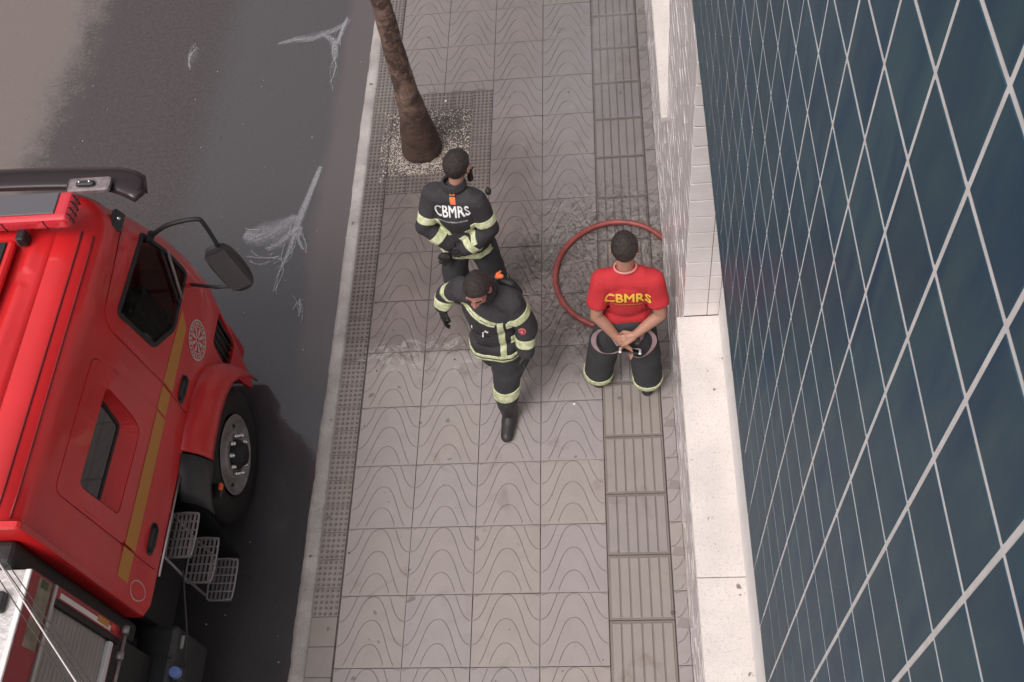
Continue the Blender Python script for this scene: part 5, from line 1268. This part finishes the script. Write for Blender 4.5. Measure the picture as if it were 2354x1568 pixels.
tr2 = blob([('c', (-0.54, 2.87, 0.86), 0.12, (-0.41, 2.865, 0.86), 0.12), ('c', (-0.56, 2.87, 0.84), 0.115, (-0.615, 2.86, 0.52), 0.095), ('c', (-0.615, 2.86, 0.52), 0.098, (-0.645, 2.92, 0.13), 0.10),
            ('c', (-0.38, 2.87, 0.84), 0.115, (-0.335, 2.87, 0.52), 0.095), ('c', (-0.335, 2.87, 0.52), 0.098, (-0.33, 2.93, 0.13), 0.10)], 0.009, 6, 0.008, 6, (1, 1, 1), 17)
mk('trousers', cut(tr2, [((0, 0, 0.085), (0, 0, -1))], 0.0, thick=False), M_trous, p2, True)
for a, b in (((-0.615, 2.86, 0.52), (-0.645, 2.92, 0.13)), ((-0.335, 2.87, 0.52), (-0.33, 2.93, 0.13))): limb_band(tr2, a, b, 0.62, 0.80, 0.15, p2, off=0.005)
for hl, d in (((-0.65, 2.90, 0), (-0.15, 1, 0)), ((-0.33, 2.90, 0), (0.2, 1, 0))): mk('boot', blob(boot(hl, d), 0.007, 4), M_boot, p2, True)

# ---------------------------------------------------------------- firefighter walking towards the camera, looking down
p3 = thing('person', (-0.24, 1.98, 0), 'firefighter in dark turnout gear striding over the slabs with his face turned down', 'person')
hp, P, fr, e = head((-0.262, 1.915, 1.585), (-0.18, -1, -0.36), (0, -0.3, 1), 1.0)
s3R, e3R, w3R = (-0.395, 2.07, 1.365), (-0.525, 2.165, 1.20), (-0.572, 2.145, 1.08)
s3L, e3L, w3L = (-0.075, 1.965, 1.36), (0.002, 1.925, 1.12), (-0.022, 1.850, 0.925)
mk('body', blob(hp + [('c', (-0.235, 2.01, 1.37), 0.06, P(0, -0.035, -0.055), 0.052), ('c', s3R, 0.05, e3R, 0.04), ('c', e3R, 0.04, w3R, 0.028), ('c', s3L, 0.05, e3L, 0.04), ('c', e3L, 0.04, w3L, 0.028), ('c', s3L, 0.06, s3R, 0.06),
                      ('e', (-0.23, 1.99, 1.18), (0.13, 0.09, 0.22)), ('e', (-0.225, 1.975, 0.95), (0.12, 0.09, 0.14)), ('c', (-0.17, 1.965, 0.88), 0.07, (-0.20, 1.89, 0.5), 0.05), ('c', (-0.20, 1.89, 0.5), 0.05, (-0.225, 1.87, 0.12), 0.042),
                      ('c', (-0.29, 2.0, 0.88), 0.07, (-0.30, 2.10, 0.48), 0.05), ('c', (-0.30, 2.10, 0.48), 0.05, (-0.30, 2.38, 0.2), 0.042)], 0.005, 3, smf=0.4), mat('flushed_skin', (0.46, 0.205, 0.165), 0.5, var=0.15, vscale=25), p3, True)
hair_on(p3, P, fr, e, 1.0, 0.072, -0.05, 0.008, 6); face_bits(p3, P)
jk = blob([('c', (-0.37, 2.055, 1.365), 0.085, (-0.10, 1.975, 1.36), 0.085), ('c', (-0.235, 2.02, 1.43), 0.07, (-0.235, 2.01, 1.35), 0.10), ('e', (-0.232, 1.995, 1.22), (0.188, 0.145, 0.19), (0, 0, -15)), ('e', (-0.228, 1.985, 1.06), (0.165, 0.13, 0.2), (0, 0, -12)),
           ('c', (-0.29, 1.98, 0.91), 0.120, (-0.165, 1.96, 0.91), 0.120), ('c', (-0.295, 1.98, 0.83), 0.123, (-0.165, 1.955, 0.83), 0.123),
           ('c', s3R, 0.082, e3R, 0.068), ('c', e3R, 0.068, w3R, 0.054), ('c', s3L, 0.082, e3L, 0.070), ('c', e3L, 0.070, w3L, 0.056)], 0.0085, 6, 0.013, 8, (1, 1, 0.8), 23)
j3 = mk('jacket', cut(jk, [((0, 0, 0.81), (0, 0, -1))], 0.0, thick=False), M_navy, p3, True)
col = blob([('c', (-0.245 + 0.080 * cos(a), 1.985 + 0.075 * sin(a), 1.445), 0.014, (-0.25 + 0.082 * cos(a), 1.975 + 0.078 * sin(a), 1.50 - 0.02 * sin(a)), 0.011) for a in [2 * pi * i / 22 for i in range(22)]], 0.006, 3, 0.003, 20)
mk('jacket_collar', col, M_navy, j3, True)
tube('red_collar_lining', [(-0.25 + 0.070 * cos(a), 1.97 + 0.068 * sin(a), 1.50 - 0.02 * sin(a)) for a in [2 * pi * i / 24 for i in range(24)]], 0.009, mat('dark_red_lining', (0.35, 0.02, 0.03), 0.8), j3, 8, True)
fd = (0.05, 1.0, -0.15); fdn = (-0.12, 1.0, -0.25)
F = (0.12, 1.0, -0.2)
def strip(c, ang, L, w, name='reflective_band', m=None, up=(0, 0, 1), d=F):
    a = radians(ang); q = [(-L / 2, -w / 2), (L / 2, -w / 2), (L / 2, w / 2), (-L / 2, w / 2)]
    return patch_on(jk, [(x * cos(a) - y * sin(a), x * sin(a) + y * cos(a)) for x, y in q], c, d, up, m or M_band, j3, name, 0.006)
strip((-0.300, 1.85, 1.315), -25, 0.25, 0.042)
strip((-0.300, 1.85, 1.315), -25, 0.25, 0.006, 'band_stitching', M_navy)
strip((-0.165, 1.83, 1.07), 88, 0.40, 0.040, 'front_band')
strip((-0.105, 1.84, 1.195), -35, 0.035, 0.012, 'pocket_trim', M_wprint); strip((-0.285, 1.84, 1.14), 80, 0.055, 0.010, 'pocket_trim', M_wprint); strip((-0.36, 1.86, 1.17), 80, 0.055, 0.010, 'pocket_trim', M_wprint); strip((-0.255, 1.83, 1.19), -30, 0.025, 0.014, 'pocket_trim', M_wprint)
strip((-0.30, 1.85, 0.99), 0, 0.11, 0.004, 'pocket_seam', M_black); strip((-0.30, 1.85, 1.12), 0, 0.12, 0.004, 'pocket_seam', M_black)
bm = cut(jk, [((-0.23, 1.97, 0.880), (-0.05, 0, 1)), ((-0.23, 1.97, 0.825), (0.05, 0, -1))], 0.005, lambda c: (V((c.x, c.y)) - V((-0.23, 1.97))).length < 0.26 and c.x < -0.02); mk('hem_band', bm, M_band, j3, True)
bm = cut(jk, [((-0.23, 1.97, 0.857), (-0.05, 0, 1)), ((-0.23, 1.97, 0.848), (0.05, 0, -1))], 0.007, lambda c: (V((c.x, c.y)) - V((-0.23, 1.97))).length < 0.26 and c.x < -0.02); mk('band_stitching', bm, M_navy, j3, True)
limb_band(jk, s3R, e3R, 0.55, 0.78, 0.11, j3); limb_band(jk, e3R, w3R, 0.35, 0.95, 0.10, j3); limb_band(jk, s3L, e3L, 0.36, 0.58, 0.12, j3, tilt=(0.3, 0, 0)); limb_band(jk, e3L, w3L, 0.38, 0.72, 0.10, j3)
o_ = [(0.026 * cos(2 * pi * i / 20), 0.030 * sin(2 * pi * i / 20)) for i in range(20)]
cp = (-0.02, 1.88, 1.155); M_patch = mat('red_badge_cloth', (0.45, 0.05, 0.06), 0.8); M_patch2 = mat('pink_badge_thread', (0.62, 0.22, 0.22), 0.8)
patch_on(jk, o_, cp, (0.0, 1, -0.5), (0, 0.5, 1), M_patch2, j3, 'sleeve_badge', 0.006); patch_on(jk, [(x * 0.78, y * 0.78) for x, y in o_], cp, (0.0, 1, -0.5), (0, 0.5, 1), M_patch, j3, 'sleeve_badge', 0.010); patch_on(jk, [(x * 0.4, y * 0.4) for x, y in o_], cp, (0.0, 1, -0.5), (0, 0.5, 1), M_patch2, j3, 'sleeve_badge', 0.013)
mk('glove', blob(hand(V(w3R), V((-0.02, -0.035, -0.10)), (0.6, 0.3, 0.2), 0.5, 0.5, 1, 1.15) + [('c', V(w3R) - (V(w3R) - V(e3R)).normalized() * 0.02, 0.044, V(w3R), 0.040)], 0.005, 2), M_glove, p3, True)
mk('glove', blob(hand(V(w3L), V((-0.01, -0.05, -0.10)), (-0.6, 0.2, 0), 0.5, 0.5, -1, 1.15) + [('c', V(w3L) - (V(w3L) - V(e3L)).normalized() * 0.02, 0.046, V(w3L), 0.042)], 0.005, 2), M_glove, p3, True)
mk('breathing_hose', blob([('c', (-0.13, 2.09, 1.42), 0.03, (-0.07, 2.07, 1.40), 0.034), ('c', (-0.07, 2.07, 1.40), 0.034, (-0.03, 2.05, 1.33), 0.03)], 0.006, 2), M_black, p3, True)
mk('orange_shoulder_tag', blob([('c', (-0.155, 2.075, 1.475), 0.014, (-0.125, 2.08, 1.475), 0.016), ('c', (-0.15, 2.09, 1.485), 0.012, (-0.13, 2.115, 1.48), 0.007)], 0.004, 1), M_tag, p3, True)
tr3 = blob([('c', (-0.29, 1.975, 0.86), 0.115, (-0.165, 1.965, 0.86), 0.115), ('c', (-0.17, 1.955, 0.84), 0.115, (-0.195, 1.90, 0.52), 0.100), ('c', (-0.195, 1.90, 0.54), 0.100, (-0.225, 1.865, 0.27), 0.088),
            ('c', (-0.17, 1.94, 0.64), 0.115, (-0.185, 1.91, 0.58), 0.112), ('c', (-0.29, 2.0, 0.84), 0.115, (-0.30, 2.10, 0.50), 0.095), ('c', (-0.30, 2.10, 0.50), 0.095, (-0.30, 2.34, 0.24), 0.088)], 0.009, 6, 0.008, 6, (1, 1, 1), 29)
mk('trousers', cut(tr3, [((-0.225, 1.865, 0.21), (0, 0.0, -1))], 0.0, thick=False), M_trous, p3, True)
limb_band(tr3, (-0.195, 1.90, 0.54), (-0.225, 1.865, 0.27), 0.42, 0.80, 0.14, p3, off=0.006, tilt=(0.18, 0, 0)); limb_band(tr3, (-0.30, 2.10, 0.50), (-0.30, 2.34, 0.24), 0.55, 0.8, 0.14, p3, off=0.006)
mk('boot', blob(boot((-0.225, 1.865, 0), (-0.12, -1, 0), 1.28, 0.24), 0.007, 4), M_boot, p3, True)
bt_ = blob(boot((-0.30, 2.46, 0), (-0.02, -1, 0), 1.25, 0.2), 0.007, 4); bt_.transform(Matrix.Translation((-0.30, 2.25, 0.0)) @ Matrix.Rotation(radians(28), 4, 'X') @ Matrix.Translation((0.30, -2.25, 0.0)))
zmin = min(v.co.z for v in bt_.vertices); bt_.transform(Matrix.Translation((0, 0, -zmin + 0.001))); mk('boot', bt_, M_boot, p3, True)

# ---------------------------------------------------------------- a thin wisp of smoke drifting past the wall
def smoke():
    m = bpy.data.materials.new('thin_smoke'); m.use_nodes = True; t = m.node_tree; t.nodes.clear(); out = t.nodes.new('ShaderNodeOutputMaterial'); pv = t.nodes.new('ShaderNodeVolumePrincipled')
    pv.inputs['Color'].default_value = (0.86, 0.88, 0.92, 1); t.links.new(pv.outputs[0], out.inputs['Volume'])
    tc_ = t.nodes.new('ShaderNodeTexCoord'); v = tc_.outputs['Object']; ln = t.nodes.new('ShaderNodeVectorMath'); ln.operation = 'LENGTH'; t.links.new(v, ln.inputs[0])
    fall = math_n(t, 'SUBTRACT', 1.0, smooth(t, ln.outputs['Value'], 0.25, 1.0))
    g = t.nodes.new('ShaderNodeNewGeometry'); n = smooth(t, noise_n(t, g.outputs['Position'], 3.2, 5, 0.65, 1.2), 0.42, 0.72)
    t.links.new(math_n(t, 'MULTIPLY', math_n(t, 'MULTIPLY', fall, n), 1.3), pv.inputs['Density'])
    bm = bmesh.new(); bmesh.ops.create_icosphere(bm, subdivisions=3, radius=1.0); o = mk('smoke', bm, m, kind='stuff', label='faint pale smoke wisp drifting over the tactile slabs beside the wall', cat='smoke')
    o.location = (0.62, 5.25, 0.55); o.scale = (0.30, 1.05, 0.45)
smoke()
